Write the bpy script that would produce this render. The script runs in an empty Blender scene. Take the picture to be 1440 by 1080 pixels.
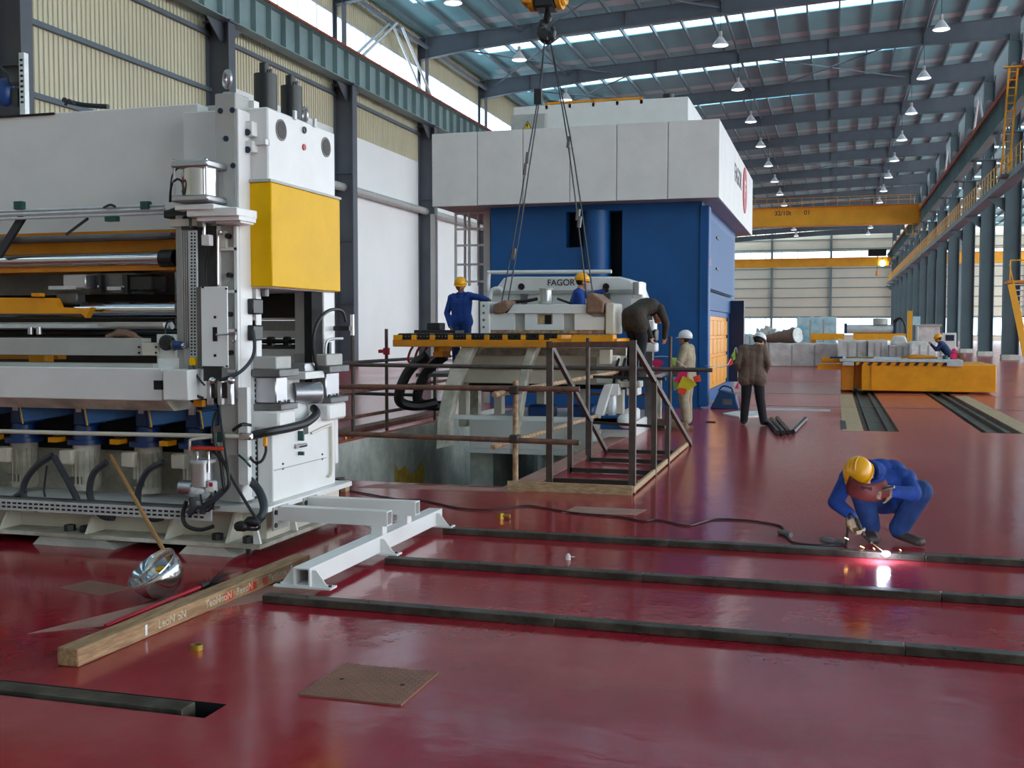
import bpy, bmesh, math, random
import numpy as np
from mathutils import Vector, Matrix
random.seed(7)
scene = bpy.context.scene
COL = scene.collection
# ------------------------------------------------------------------ camera
F, CAMH = 1540.0, 1.72                      # focal length in pixels of a 1440 wide frame, eye height
TH = math.atan((1172 - 720) / F); PH = math.atan((540 - 465) / F)
FW = Vector((-math.sin(TH) * math.cos(PH), math.cos(TH) * math.cos(PH), -math.sin(PH)))
RT = Vector((math.cos(TH), math.sin(TH), 0)); UP = RT.cross(FW)
CAM = Vector((0, 0, CAMH))
cd = bpy.data.cameras.new('camera'); cam = bpy.data.objects.new('camera', cd); COL.objects.link(cam)
cd.sensor_width = 36; cd.lens = F / 1440 * 36; cd.clip_end = 600
mw = Matrix((RT, UP, -FW)).transposed().to_4x4(); mw.translation = CAM; cam.matrix_world = mw
scene.camera = cam
# ------------------------------------------------------------------ daylight and exposure
w = bpy.data.worlds.new('overcast_sky'); scene.world = w; w.use_nodes = True
bg = w.node_tree.nodes['Background']; bg.inputs['Color'].default_value = (0.86, 0.94, 1.0, 1); bg.inputs['Strength'].default_value = 2.6
vs = scene.view_settings
vs.view_transform = 'Standard'; vs.look = 'None'; vs.exposure = 0.98; vs.gamma = 1; vs.use_curve_mapping = False

# ------------------------------------------------------------------ helpers
def U(px, py, x=None, y=None, z=None):
    """world point seen at a pixel of the 1440x1080 photograph on the plane x=, y= or z="""
    d = FW + RT * ((px - 720) / F) + UP * ((540 - py) / F)
    t = (x / d.x) if x is not None else (y / d.y) if y is not None else ((z - CAMH) / d.z)
    return CAM + d * t
def lin(c):
    return tuple(((v / 255) / 12.92 if v / 255 <= 0.04045 else ((v / 255 + 0.055) / 1.055) ** 2.4) for v in c) + (1,)
MATS = {}
def mat(name, rgb, rough=0.5, metal=0.0, var=0.12, scale=4.0, bump=0.0, bscale=40.0, rgb2=None, spec=0.5, amount=None, stretch=None, rvar=0.0):
    m = bpy.data.materials.new(name); m.use_nodes = True; MATS[name] = m
    nt = m.node_tree; N = nt.nodes; Lk = nt.links; p = N['Principled BSDF']
    p.inputs['Roughness'].default_value = rough; p.inputs['Metallic'].default_value = metal
    p.inputs['Specular IOR Level'].default_value = spec
    tc = N.new('ShaderNodeTexCoord'); mp = N.new('ShaderNodeMapping'); Lk.new(tc.outputs['Object'], mp.inputs['Vector'])
    if stretch: mp.inputs['Scale'].default_value = stretch
    no = N.new('ShaderNodeTexNoise'); no.inputs['Scale'].default_value = scale; no.inputs['Detail'].default_value = 5; no.inputs['Roughness'].default_value = 0.6
    Lk.new(mp.outputs['Vector'], no.inputs['Vector'])
    c = lin(rgb); c2 = lin(rgb2) if rgb2 else tuple(v * (1 - 2.2 * var) for v in c[:3]) + (1,)
    cr = N.new('ShaderNodeValToRGB'); cr.color_ramp.elements[0].position = 0.38 if amount is None else amount - 0.1
    cr.color_ramp.elements[1].position = 0.62 if amount is None else amount + 0.1
    cr.color_ramp.elements[0].color = c2; cr.color_ramp.elements[1].color = c
    Lk.new(no.outputs['Fac'], cr.inputs['Fac']); Lk.new(cr.outputs['Color'], p.inputs['Base Color'])
    if rvar:
        mr = N.new('ShaderNodeMapRange'); mr.inputs['To Min'].default_value = max(0.02, rough - rvar); mr.inputs['To Max'].default_value = rough + rvar
        mr.inputs['From Min'].default_value = 0.3; mr.inputs['From Max'].default_value = 0.7
        Lk.new(no.outputs['Fac'], mr.inputs['Value']); Lk.new(mr.outputs['Result'], p.inputs['Roughness'])
    if bump:
        n2 = N.new('ShaderNodeTexNoise'); n2.inputs['Scale'].default_value = bscale; n2.inputs['Detail'].default_value = 3; Lk.new(mp.outputs['Vector'], n2.inputs['Vector'])
        b = N.new('ShaderNodeBump'); b.inputs['Strength'].default_value = bump; b.inputs['Distance'].default_value = 0.02
        Lk.new(n2.outputs['Fac'], b.inputs['Height']); Lk.new(b.outputs['Normal'], p.inputs['Normal'])
    return m
def glassmat(name, rgb, clear, rough=0.05):
    m = bpy.data.materials.new(name); m.use_nodes = True; MATS[name] = m
    nt = m.node_tree; N = nt.nodes; N.remove(N['Principled BSDF']); o = N['Material Output']
    t = N.new('ShaderNodeBsdfTransparent'); t.inputs['Color'].default_value = lin(rgb)
    g = N.new('ShaderNodeBsdfGlossy'); g.inputs['Roughness'].default_value = rough
    x = N.new('ShaderNodeMixShader'); x.inputs['Fac'].default_value = 1 - clear
    nt.links.new(t.outputs[0], x.inputs[1]); nt.links.new(g.outputs[0], x.inputs[2]); nt.links.new(x.outputs[0], o.inputs['Surface'])
    return m
def emat(name, rgb, s):
    m = bpy.data.materials.new(name); m.use_nodes = True; MATS[name] = m
    p = m.node_tree.nodes['Principled BSDF']; p.inputs['Base Color'].default_value = lin(rgb)
    p.inputs['Emission Color'].default_value = lin(rgb); p.inputs['Emission Strength'].default_value = s
    return m

class B:
    """collects shapes in world coordinates; build() links them as ONE mesh object"""
    def __init__(s): s.v = []; s.f = []
    def _add(s, vs_, fs):
        n = len(s.v); s.v += [tuple(v) for v in vs_]; s.f += [tuple(i + n for i in f) for f in fs]; return s
    def box(s, x0, x1, y0, y1, z0, z1):
        return s._add([(x0,y0,z0),(x1,y0,z0),(x1,y1,z0),(x0,y1,z0),(x0,y0,z1),(x1,y0,z1),(x1,y1,z1),(x0,y1,z1)],
                      [(0,3,2,1),(4,5,6,7),(0,1,5,4),(1,2,6,5),(2,3,7,6),(3,0,4,7)])
    def cbox(s, c, sx, sy, sz, R=None):
        c = Vector(c); q = []
        for z in (-1, 1):
            for x, y in ((-1,-1),(1,-1),(1,1),(-1,1)):
                o = Vector((x*sx/2, y*sy/2, z*sz/2)); q.append(c + (R @ o if R else o))
        return s._add(q, [(0,3,2,1),(4,5,6,7),(0,1,5,4),(1,2,6,5),(2,3,7,6),(3,0,4,7)])
    def bar(s, p0, p1, w_, h, up=(0,0,1)):
        p0, p1 = Vector(p0), Vector(p1); d = (p1 - p0); L = d.length; d = d / L; u = Vector(up)
        if abs(d.dot(u)) > 0.98: u = Vector((1,0,0))
        r = d.cross(u).normalized(); u = r.cross(d)
        return s.cbox((p0+p1)/2, w_, L, h, Matrix((r, d, u)).transposed())
    def pbox(s, px0, py0, px1, py1, y0, d):
        """box whose front face (on the plane y=y0) spans the given pixels, d deep"""
        a = U(px0, py0, y=y0); b = U(px1, py1, y=y0); m1 = U(px0, py1, y=y0); m2 = U(px1, py0, y=y0)
        return s.box((a.x+m1.x)/2, (b.x+m2.x)/2, y0, y0+d, (m1.z+b.z)/2, (a.z+m2.z)/2)
    def cyl(s, p0, p1, r0, r1=None, n=12, cap=True):
        p0, p1 = Vector(p0), Vector(p1); r1 = r0 if r1 is None else r1
        d = (p1-p0).normalized(); a = d.orthogonal().normalized(); b = d.cross(a); q = []
        for i in range(n):
            t = 2*math.pi*i/n; e = a*math.cos(t) + b*math.sin(t); q += [p0+e*r0, p1+e*r1]
        fs = [(2*i, 2*((i+1)%n), 2*((i+1)%n)+1, 2*i+1) for i in range(n)]
        if cap: fs += [tuple(range(0, 2*n, 2))[::-1], tuple(range(1, 2*n, 2))]
        return s._add(q, fs)
    def tube(s, pts, r, n=8, sub=6, closed=False):
        P = [Vector(p) for p in pts]
        if sub > 1 and len(P) > 2:
            Q = []
            for i in range(len(P)-1):
                a = P[max(i-1,0)]; b = P[i]; c = P[i+1]; d = P[min(i+2,len(P)-1)]
                for k in range(sub):
                    t = k/sub; Q.append(0.5*((2*b)+(c-a)*t+(2*a-5*b+4*c-d)*t*t+(3*b-a-3*c+d)*t**3))
            Q.append(P[-1]); P = Q
        nrm = (P[1]-P[0]).orthogonal().normalized(); q = []
        for i, p in enumerate(P):
            d = (P[min(i+1,len(P)-1)]-P[max(i-1,0)]).normalized()
            nrm = (nrm - d*nrm.dot(d)).normalized(); b = d.cross(nrm)
            rr = r[min(int(i*len(r)/len(P)), len(r)-1)] if isinstance(r, (list, tuple)) else r
            q += [p + (nrm*math.cos(2*math.pi*k/n) + b*math.sin(2*math.pi*k/n))*rr for k in range(n)]
        fs = [(i*n+k, i*n+(k+1)%n, (i+1)*n+(k+1)%n, (i+1)*n+k) for i in range(len(P)-1) for k in range(n)]
        fs += [tuple(range(n))[::-1], tuple(range((len(P)-1)*n, len(P)*n))]
        return s._add(q, fs)
    def prism(s, poly, ax, a0, a1):
        n = len(poly); mk = {'x': lambda p, a: (a, p[0], p[1]), 'y': lambda p, a: (p[0], a, p[1]), 'z': lambda p, a: (p[0], p[1], a)}[ax]
        return s._add([mk(p, a0) for p in poly] + [mk(p, a1) for p in poly],
                      [tuple(range(n)), tuple(range(2*n-1, n-1, -1))] + [(i, (i+1)%n, n+(i+1)%n, n+i) for i in range(n)])
    def ball(s, c, r, n=12, m=8, R=None):
        c = Vector(c); r = (r, r, r) if not isinstance(r, (tuple, list)) else r; q = []
        for j in range(1, m):
            a = math.pi*j/m
            for i in range(n):
                t = 2*math.pi*i/n; o = Vector((r[0]*math.sin(a)*math.cos(t), r[1]*math.sin(a)*math.sin(t), r[2]*math.cos(a)))
                q.append(c + (R @ o if R else o))
        o = Vector((0,0,r[2])); q += [c + (R @ o if R else o), c - (R @ o if R else o)]
        T = (m-1)*n; fs = [(j*n+i, (j+1)*n+i, (j+1)*n+(i+1)%n, j*n+(i+1)%n) for j in range(m-2) for i in range(n)]
        fs += [(T, i, (i+1)%n) for i in range(n)] + [(T+1, (m-2)*n+(i+1)%n, (m-2)*n+i) for i in range(n)]
        return s._add(q, fs)
    def lathe(s, prof, o, ax=(0,0,1), n=16, close=False):
        o = Vector(o); d = Vector(ax).normalized(); a = d.orthogonal().normalized(); b = d.cross(a); q = []
        for r, h in prof:
            for i in range(n):
                t = 2*math.pi*i/n; q.append(o + d*h + (a*math.cos(t)+b*math.sin(t))*r)
        k = len(prof); fs = [(j*n+i, j*n+(i+1)%n, (j+1)*n+(i+1)%n, (j+1)*n+i) for j in range(k-1) for i in range(n)]
        if close: fs += [tuple(range(n))[::-1], tuple(range((k-1)*n, k*n))]
        return s._add(q, fs)
    def torus(s, c, ax, R_, r, n=20, m=8, a0=0, a1=2*math.pi):
        c = Vector(c); d = Vector(ax).normalized(); a = d.orthogonal().normalized(); b = d.cross(a)
        full = a1 - a0 > 6.28
        pts = [c + (a*math.cos(a0+(a1-a0)*i/n)+b*math.sin(a0+(a1-a0)*i/n))*R_ for i in range(n+1)]
        return s.tube(pts, r, m, sub=1)
    def htube(s, p0, p1, w_, h, t, up=(0,0,1)):
        """hollow rectangular steel tube"""
        p0, p1 = Vector(p0), Vector(p1); d = (p1-p0).normalized(); u = Vector(up)
        r = d.cross(u).normalized(); u = r.cross(d)
        for k in (-1, 1):
            s.bar(p0+r*k*(w_-t)/2, p1+r*k*(w_-t)/2, t, h, up); s.bar(p0+u*k*(h-t)/2, p1+u*k*(h-t)/2, w_-2*t, t, up)
        return s
    def build(s, name, m, parent=None, bevel=0, smooth=True, kind=None, label=None, ang=32, seg=1):
        off = parent_world(parent) if parent else Vector((0,0,0))
        me = bpy.data.meshes.new(name)
        V = np.array(s.v, dtype=float) - np.array(off)[None, :]
        me.from_pydata(V.tolist(), [], s.f); me.materials.append(MATS[m])
        bm = bmesh.new(); bm.from_mesh(me); bmesh.ops.recalc_face_normals(bm, faces=bm.faces); bm.to_mesh(me); bm.free()
        if smooth:
            me.shade_smooth(); me.set_sharp_from_angle(angle=math.radians(ang))
        o = bpy.data.objects.new(name, me); COL.objects.link(o)
        if parent: o.parent = parent
        if bevel:
            b = o.modifiers.new('bevel', 'BEVEL'); b.width = bevel; b.segments = seg; b.limit_method = 'ANGLE'; b.angle_limit = math.radians(40); b.harden_normals = False
        if kind: o['kind'] = kind
        if label: o['label'] = label
        return o
def parent_world(o):
    v = Vector((0,0,0))
    while o: v += o.location; o = o.parent
    return v
def thing(name, label, cat, loc=(0,0,0), group=None):
    o = bpy.data.objects.new(name, None); COL.objects.link(o); o.location = loc; o.empty_display_size = 0.2
    o['label'] = label; o['category'] = cat
    if group: o['group'] = group
    return o
def tag(o, label, cat, group=None):
    o['label'] = label; o['category'] = cat
    if group: o['group'] = group
    return o
def struct(name, loc=(0,0,0)):
    o = bpy.data.objects.new(name, None); COL.objects.link(o); o.location = loc; o['kind'] = 'structure'; return o
def dup(root, delta, label=None, group=None, parent=None, rotz=None):
    r = root.copy(); COL.objects.link(r); r.location = root.location + Vector(delta)
    if parent: r.parent = parent
    if label: r['label'] = label
    if group: r['group'] = group
    if rotz is not None: r.rotation_euler.z = rotz
    for ch in root.children:
        c = ch.copy(); COL.objects.link(c); c.parent = r
        for g in ch.children:
            e = g.copy(); COL.objects.link(e); e.parent = c
    return r
def text(s, name, m, size, loc, R, parent, ext=0.002, align='LEFT'):
    cu = bpy.data.curves.new('lettering', 'FONT'); cu.body = s; cu.size = size; cu.extrude = ext; cu.align_x = align; cu.align_y = 'CENTER'
    cu.offset = size*0.012
    t = bpy.data.objects.new('lettering', cu); COL.objects.link(t)
    dg = bpy.context.evaluated_depsgraph_get(); me = bpy.data.meshes.new_from_object(t.evaluated_get(dg))
    bpy.data.objects.remove(t); me.transform(R.to_4x4()); me.materials.clear(); me.materials.append(MATS[m])
    o = bpy.data.objects.new(name, me); COL.objects.link(o)
    o.location = Vector(loc) - (parent_world(parent) if parent else Vector()); o.parent = parent
    return o
RX = Matrix(((1,0,0),(0,0,-1),(0,1,0)))            # lettering standing up, read from -Y
RXX = Matrix(((0,0,1),(1,0,0),(0,1,0)))            # lettering standing up, read from +X

# ------------------------------------------------------------------ materials
mat('white_paint', (228,227,225), 0.38, var=0.03, scale=2)
mat('cream_paint', (214,208,192), 0.45, var=0.05, scale=3)
mat('grey_paint', (176,175,170), 0.45, var=0.05)
mat('grime_white', (205,200,186), 0.5, var=0.1, scale=3, rgb2=(150,144,128))
mat('yellow_paint', (232,180,0), 0.42, var=0.03, spec=0.15)
mat('orange_paint', (238,158,8), 0.4, var=0.06, scale=3)
mat('dark_orange', (214,134,14), 0.5, var=0.08)
mat('crane_yellow', (232,166,30), 0.5, var=0.06, scale=0.5)
mat('press_blue', (0,82,146), 0.5, var=0.08, scale=1.2)
mat('motor_blue', (14,58,118), 0.4, var=0.1)
mat('bright_blue', (4,82,138), 0.55, var=0.08)
mat('navy', (8,34,66), 0.45)
mat('steel_grey', (94,106,116), 0.55, var=0.08, scale=0.6)
mat('steel_teal', (112,134,140), 0.55, var=0.08, scale=0.4)
mat('colonnade_teal', (84,104,110), 0.55, var=0.08, scale=0.4)
mat('pale_sheet', (200,220,224), 0.5, var=0.03, scale=0.3)
mat('column_grey', (88,93,102), 0.55, var=0.08, scale=0.5)
mat('girder_teal', (128,152,152), 0.5, var=0.08, scale=0.5)
mat('roof_sheet', (134,196,204), 0.5, var=0.06, scale=0.3)
mat('wall_sheet', (210,204,178), 0.5, var=0.04, scale=0.2)
mat('far_sheet', (218,216,198), 0.55, var=0.04, scale=0.1)
mat('wall_white', (240,240,238), 0.4, var=0.02, scale=0.3)
mat('chrome', (205,205,208), 0.16, metal=1, var=0.04)
mat('steel', (150,152,155), 0.35, metal=1, var=0.08)
mat('dull_steel', (120,120,120), 0.5, metal=0.7, var=0.12)
mat('galvanised', (206,210,212), 0.38, metal=0.25, var=0.06, scale=12)
mat('aluminium', (186,186,190), 0.36, metal=0.9, var=0.04)
mat('black_rubber', (26,27,30), 0.5, var=0.1)
mat('black_paint', (30,31,34), 0.4, var=0.1)
mat('hose', (48,54,62), 0.45, var=0.1)
mat('dark_gap', (16,16,18), 0.8)
mat('dark_brown_steel', (62,54,50), 0.55, metal=0.2, var=0.15)
mat('rail_steel', (92,86,76), 0.5, metal=0.5, var=0.15, scale=6, rgb2=(58,52,46), bump=0.2)
mat('rust', (128,88,70), 0.75, var=0.15, scale=9, rgb2=(96,70,62), bump=0.3)
mat('rust_red', (150,70,44), 0.8, var=0.2, scale=5)
mat('pale_rust', (190,160,124), 0.7, var=0.15, scale=14, rgb2=(140,104,80), bump=0.3)
mat('frame_steel', (92,80,74), 0.55, metal=0.3, var=0.15, scale=8)
mat('wood', (176,140,102), 0.7, var=0.15, scale=5, stretch=(9,1.2,9), bump=0.3, bscale=18, rgb2=(138,104,74))
mat('pale_wood', (192,166,128), 0.7, var=0.12, scale=6, stretch=(2,9,9), bump=0.2, rgb2=(160,130,94))
mat('stick_wood', (170,124,72), 0.55, var=0.1, scale=6, stretch=(8,8,1))
mat('concrete', (206,206,196), 0.85, var=0.15, scale=1.6, rgb2=(160,164,156), bump=0.3)
mat('pit_floor', (110,110,106), 0.8, var=0.15, scale=2)
mat('red_edge', (196,74,44), 0.6, var=0.1)
mat('red_handle', (205,20,50), 0.3)
mat('red_plastic', (214,60,30), 0.4)
mat('green_clamp', (20,84,74), 0.4)
mat('print_red', (190,30,54), 0.4)
mat('print_dark', (30,34,46), 0.5)
mat('sign_yellow', (246,196,20), 0.4)
mat('paper', (232,232,228), 0.7)
mat('faded_white', (204,194,172), 0.8, var=0.15, scale=30, rgb2=(176,150,120))
mat('plate_steel', (150,106,88), 0.55, metal=0.25, var=0.1, scale=5)
mat('dust', (170,126,112), 0.7, var=0.12, scale=4)
emat('lamp_glass', (236,240,244), 0.9)
mat('lamp_shell', (236,238,240), 0.15, spec=0.8, var=0.02)
mat('skin', (196,140,112), 0.5, var=0.05)
mat('skin_dark', (150,98,76), 0.5, var=0.05)
mat('hair', (24,20,20), 0.6, bump=0.4, bscale=120)
mat('blue_cloth', (22,66,150), 0.8, var=0.13, scale=7, bump=0.5, bscale=16)
mat('blue_trousers', (28,62,118), 0.82, var=0.13, scale=7, bump=0.5, bscale=16)
mat('navy_cloth', (22,50,96), 0.85, var=0.13, scale=7, bump=0.5, bscale=16)
mat('brown_cloth', (112,92,80), 0.85, var=0.1, scale=9, bump=0.5, bscale=18)
mat('dark_brown_cloth', (62,54,46), 0.85, var=0.14, scale=8, bump=0.6, bscale=14)
mat('beige_cloth', (176,160,134), 0.85, var=0.12, scale=9, bump=0.5, bscale=18)
mat('black_cloth', (22,22,30), 0.85, var=0.1, bump=0.4, bscale=18)
mat('stain', (206,166,64), 0.8, var=0.15, scale=6)
mat('trench_brown', (136,120,102), 0.7, metal=0.2, var=0.15, scale=3)
mat('glove', (150,126,98), 0.85, var=0.12, scale=14, bump=0.5, bscale=40)
mat('shoe', (66,56,50), 0.6, var=0.15, scale=14)
mat('helmet_yellow', (246,170,10), 0.3, var=0.03)
mat('helmet_white', (236,236,236), 0.3, var=0.02)
mat('mask_brown', (104,42,36), 0.6, var=0.08)
mat('sack', (140,108,88), 0.85, var=0.12, scale=12, bump=0.4)
mat('wrap_grey', (230,224,220), 0.35, var=0.1, scale=2, bump=0.6, bscale=5, rgb2=(200,192,188))
mat('wrap_blue', (140,196,214), 0.3, var=0.15, scale=2, bump=0.6, bscale=5, rgb2=(206,222,222))
mat('tarp_brown', (132,100,84), 0.6, var=0.12)
mat('flag_pink', (240,40,110), 0.6); mat('flag_orange', (250,84,50), 0.6); mat('flag_green', (170,206,90), 0.6); mat('flag_yellow', (230,214,40), 0.6)
mat('toolbox_blue', (16,66,110), 0.45)
mat('cap_gold', (176,140,50), 0.35, metal=0.6)
glassmat('pane', (232,242,248), 0.93)
glassmat('skylight', (214,232,240), 0.95, 0.3)
emat('lamp_green', (214,250,190), 4.0)
emat('weld_arc', (206,218,255), 45.0)
emat('spark', (255,190,110), 14.0)
# ------------------------------------------------------------------ painted floor with its pit and slots
def floor_material():
    m = bpy.data.materials.new('red_floor'); m.use_nodes = True; MATS['red_floor'] = m
    nt = m.node_tree; N = nt.nodes; K = nt.links; p = N['Principled BSDF']; g = N.new('ShaderNodeNewGeometry')
    def noise(s, d=5, ro=0.6, st=(1,1,1)):
        mp = N.new('ShaderNodeMapping'); mp.inputs['Scale'].default_value = st; K.new(g.outputs['Position'], mp.inputs['Vector'])
        n = N.new('ShaderNodeTexNoise'); n.inputs['Scale'].default_value = s; n.inputs['Detail'].default_value = d; n.inputs['Roughness'].default_value = ro
        K.new(mp.outputs['Vector'], n.inputs['Vector']); return n
    def ramp(n, a, b, c0, c1):
        r = N.new('ShaderNodeValToRGB'); r.color_ramp.elements[0].position = a; r.color_ramp.elements[1].position = b
        r.color_ramp.elements[0].color = c0; r.color_ramp.elements[1].color = c1; K.new(n.outputs['Fac'], r.inputs['Fac']); return r
    base = ramp(noise(0.9, 8, 0.65), 0.35, 0.66, lin((138,4,28)), lin((160,12,42)))
    dust = ramp(noise(0.35, 9, 0.7, (1, 0.5, 1)), 0.47, 0.72, (0,0,0,1), (1,1,1,1))
    scr = ramp(noise(2.2, 10, 0.75, (0.5, 1.6, 1)), 0.52, 0.8, (0,0,0,1), (1,1,1,1))
    sp = N.new('ShaderNodeSeparateXYZ'); K.new(g.outputs['Position'], sp.inputs['Vector'])
    far = N.new('ShaderNodeMapRange'); far.inputs['From Min'].default_value = 7; far.inputs['From Max'].default_value = 20   # paler towards the far end: reflected sheen painted in together with dust
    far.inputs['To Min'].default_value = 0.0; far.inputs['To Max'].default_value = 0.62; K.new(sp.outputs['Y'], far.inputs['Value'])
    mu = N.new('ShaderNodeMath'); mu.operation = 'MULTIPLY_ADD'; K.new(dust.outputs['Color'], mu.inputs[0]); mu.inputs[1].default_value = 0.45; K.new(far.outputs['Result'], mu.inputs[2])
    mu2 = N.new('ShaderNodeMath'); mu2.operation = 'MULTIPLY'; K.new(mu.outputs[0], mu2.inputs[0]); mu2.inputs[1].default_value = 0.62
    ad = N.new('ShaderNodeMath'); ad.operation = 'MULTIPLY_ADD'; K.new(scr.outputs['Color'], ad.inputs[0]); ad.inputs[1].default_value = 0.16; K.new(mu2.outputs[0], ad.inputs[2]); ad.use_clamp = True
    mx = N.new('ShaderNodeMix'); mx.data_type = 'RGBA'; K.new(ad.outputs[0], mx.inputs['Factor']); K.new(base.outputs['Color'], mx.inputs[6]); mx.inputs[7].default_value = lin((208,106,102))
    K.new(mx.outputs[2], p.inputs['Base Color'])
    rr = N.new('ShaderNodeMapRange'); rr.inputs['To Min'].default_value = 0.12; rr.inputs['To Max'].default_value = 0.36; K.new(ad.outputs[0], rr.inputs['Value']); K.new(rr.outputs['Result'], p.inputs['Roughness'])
    p.inputs['Specular IOR Level'].default_value = 0.55
    b = N.new('ShaderNodeBump'); b.inputs['Strength'].default_value = 0.06; b.inputs['Distance'].default_value = 0.05
    K.new(noise(3.0, 4).outputs['Fac'], b.inputs['Height']); K.new(b.outputs['Normal'], p.inputs['Normal'])
floor_material()
PX0, PX1, PY0, PY1, PZ = -7.2, -3.48, 11.5, 23.2, -1.5        # the pit
HOLES = [(PX0, PX1, PY0, PY1), (-9.0, -2.66, 4.21, 4.40), (0.52, 1.1, 19.7, 60.0), (2.42, 3.05, 19.9, 60.0)]
def floor_mesh():
    X0, X1, Y0, Y1 = -23.2, 42.5, -32.0, 206.0
    xs = sorted({X0, X1} | {h[i] for h in HOLES for i in (0, 1)}); ys = sorted({Y0, Y1} | {h[i] for h in HOLES for i in (2, 3)})
    b = B()
    for i in range(len(xs)-1):
        for j in range(len(ys)-1):
            cx, cy = (xs[i]+xs[i+1])/2, (ys[j]+ys[j+1])/2
            if any(h[0] < cx < h[1] and h[2] < cy < h[3] for h in HOLES): continue
            b._add([(xs[i],ys[j],0),(xs[i+1],ys[j],0),(xs[i+1],ys[j+1],0),(xs[i],ys[j+1],0)], [(0,1,2,3)])
    return b
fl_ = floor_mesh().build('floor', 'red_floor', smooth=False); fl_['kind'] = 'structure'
pit = B()
pit.box(PX0-.3, PX0, PY0-.3, PY1+.3, PZ, -0.002).box(PX1, PX1+.3, PY0-.3, PY1+.3, PZ, -0.002)
pit.box(PX0, PX1, PY0-.3, PY0, PZ, -0.002).box(PX0, PX1, PY1, PY1+.3, PZ, -0.002)
pit.build('pit_wall', 'concrete', fl_); B().box(PX0-.3, PX1+.3, PY0-.3, PY1+.3, PZ-.2, PZ).build('pit_base', 'pit_floor', fl_)
for (x0, x1, y0, y1), m in zip(HOLES[1:], ('dark_gap', 'trench_brown', 'trench_brown')):
    dz = -0.09
    B().box(x0, x1, y0, y1, dz-.02, dz).box(x0-.01, x0, y0, y1, dz, -.002).box(x1, x1+.01, y0, y1, dz, -.002).box(x0, x1, y1, y1+.01, dz, -.002).box(x0, x1, y0-.01, y0, dz, -.002).build('slot_lining', m, fl_)
B().prism([(U(555,652,x=PX0).y,U(555,652,x=PX0).z)] + [(U(px,py,x=PX0).y,U(px,py,x=PX0).z) for px,py in ((560,662),(570,655),(577,668),(586,662),(592,648),(596,655),(597,685),(555,685))],'x',PX0,PX0+.004).build('paint_stain','stain',fl_)
B().box(PX0-.12, PX0, PY0, 22, 0, .006).build('pit_edge_stripe', 'red_edge', fl_)
B().box(0.17, 0.51, 19.6, 31, 0, .004).build('bare_strip', 'pale_wood', fl_)
B().box(3.06, 3.4, 19.8, 31, 0, .004).build('bare_strip', 'pale_wood', fl_)
B().box(PX1+.02, PX1+.3, PY0-.1, 20, 0, .004).build('bare_strip', 'dust', fl_)
B().prism([(-5.0,11.0),(-3.2,11.15),(-3.1,11.4),(-4.9,11.3)], 'z', 0, .003).build('bare_strip', 'dust', fl_)
for yy in (25.7, 30.8, 38.4):
    B().box(-2.6, 5, yy, yy+.06, 0, .004).build('floor_joint', 'dark_brown_steel', fl_)
B().box(-1.4, -.05, 24.2, 24.75, 0, .012).build('floor_joint_cover', 'galvanised', fl_)
B().box(0.14, 0.24, 19.9, 21.8, 0, .005).build('floor_joint', 'dark_brown_steel', fl_)
B().prism([(-4.37,5.12),(-3.9,5.5),(-3.2,6.6),(-3.5,6.7),(-4.1,6.0)], 'z', 0, .0025).build('worn_patch', 'dust', fl_)
B().prism([(-2.45,10.0),(-1.75,10.05),(-1.7,10.4),(-2.4,10.4)], 'z', 0, .003).build('worn_patch', 'dust', fl_)
B().prism([(-4.95,6.1),(-4.55,6.0),(-4.5,6.25),(-4.9,6.35)], 'z', 0, .003).build('worn_patch', 'plate_steel', fl_)

# ------------------------------------------------------------------ bays
BAY = 11.05; YK = [70.4 + BAY*k for k in range(-9, 13)]          # frame lines
XL, XR, YF = -23.0, 9.95, 204.2
def zr(x): return 18.6 + (x+23)*0.052 if x <= 10 else 20.3 - (x-10)*0.05
# left wall
wl = struct('wall_left', (XL, 60, 0))
def corrugated(y0, y1, z0, z1, pitch=0.221, x=XL):
    b = B(); pr = []; y = y0
    while y < y1 - .01:
        pr += [(x, y), (x, min(y+pitch*.76, y1)), (x+.05, min(y+pitch*.8, y1)), (x+.05, min(y+pitch*.95, y1))]; y += pitch
    pr.append((x, y1)); v = []; f = []
    for p in pr: v += [(p[0], p[1], z0), (p[0], p[1], z1)]
    for i in range(len(pr)-1): f.append((2*i, 2*i+2, 2*i+3, 2*i+1))
    return b._add(v, f)
for k, y in enumerate(YK[:-1]):
    ya, yb = y, y+BAY
    vis = 14 < y < 90
    z0 = 0.0 if y < 36 else 11.35
    if vis: corrugated(ya, yb, z0, 14.7).build('cladding_sheet', 'wall_sheet', wl, smooth=False)
    else: B().box(XL-.05, XL, ya, yb, z0, 14.7).build('cladding_sheet', 'wall_sheet', wl)
    if z0: B().box(XL-.06, XL+.05, ya+.02, yb-.02, 0, 11.35).build('white_panel', 'wall_white', wl)
    (corrugated(ya, yb, 16.75, 18.7) if vis else B().box(XL-.05, XL, ya, yb, 16.75, 18.7)).build('cladding_sheet', 'wall_sheet', wl, smooth=False)
    for zz in ((8.7, 10.85, 12.95) if y < 36 else (12.95,)):
        B().box(XL+.05, XL+.2, ya, yb, zz-.08, zz+.08).build('girt', 'steel_grey', wl)
    wn = struct('window_%d' % (k+1), (XL, ya, 14.7))
    B().box(XL-.012, XL+.012, ya+.3, yb-.3, 14.75, 16.7).build('pane', 'pane', wn)
    fr = B().box(XL-.05, XL+.05, ya, yb, 14.68, 14.78).box(XL-.05, XL+.05, ya, yb, 16.68, 16.78)
    fr.build('window_frame', 'galvanised', wn)
    for i in range(1, 6): B().box(XL-.03, XL+.03, ya+i*BAY/6-.03, ya+i*BAY/6+.03, 14.78, 16.68).build('mullion', 'galvanised', wn)
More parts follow.
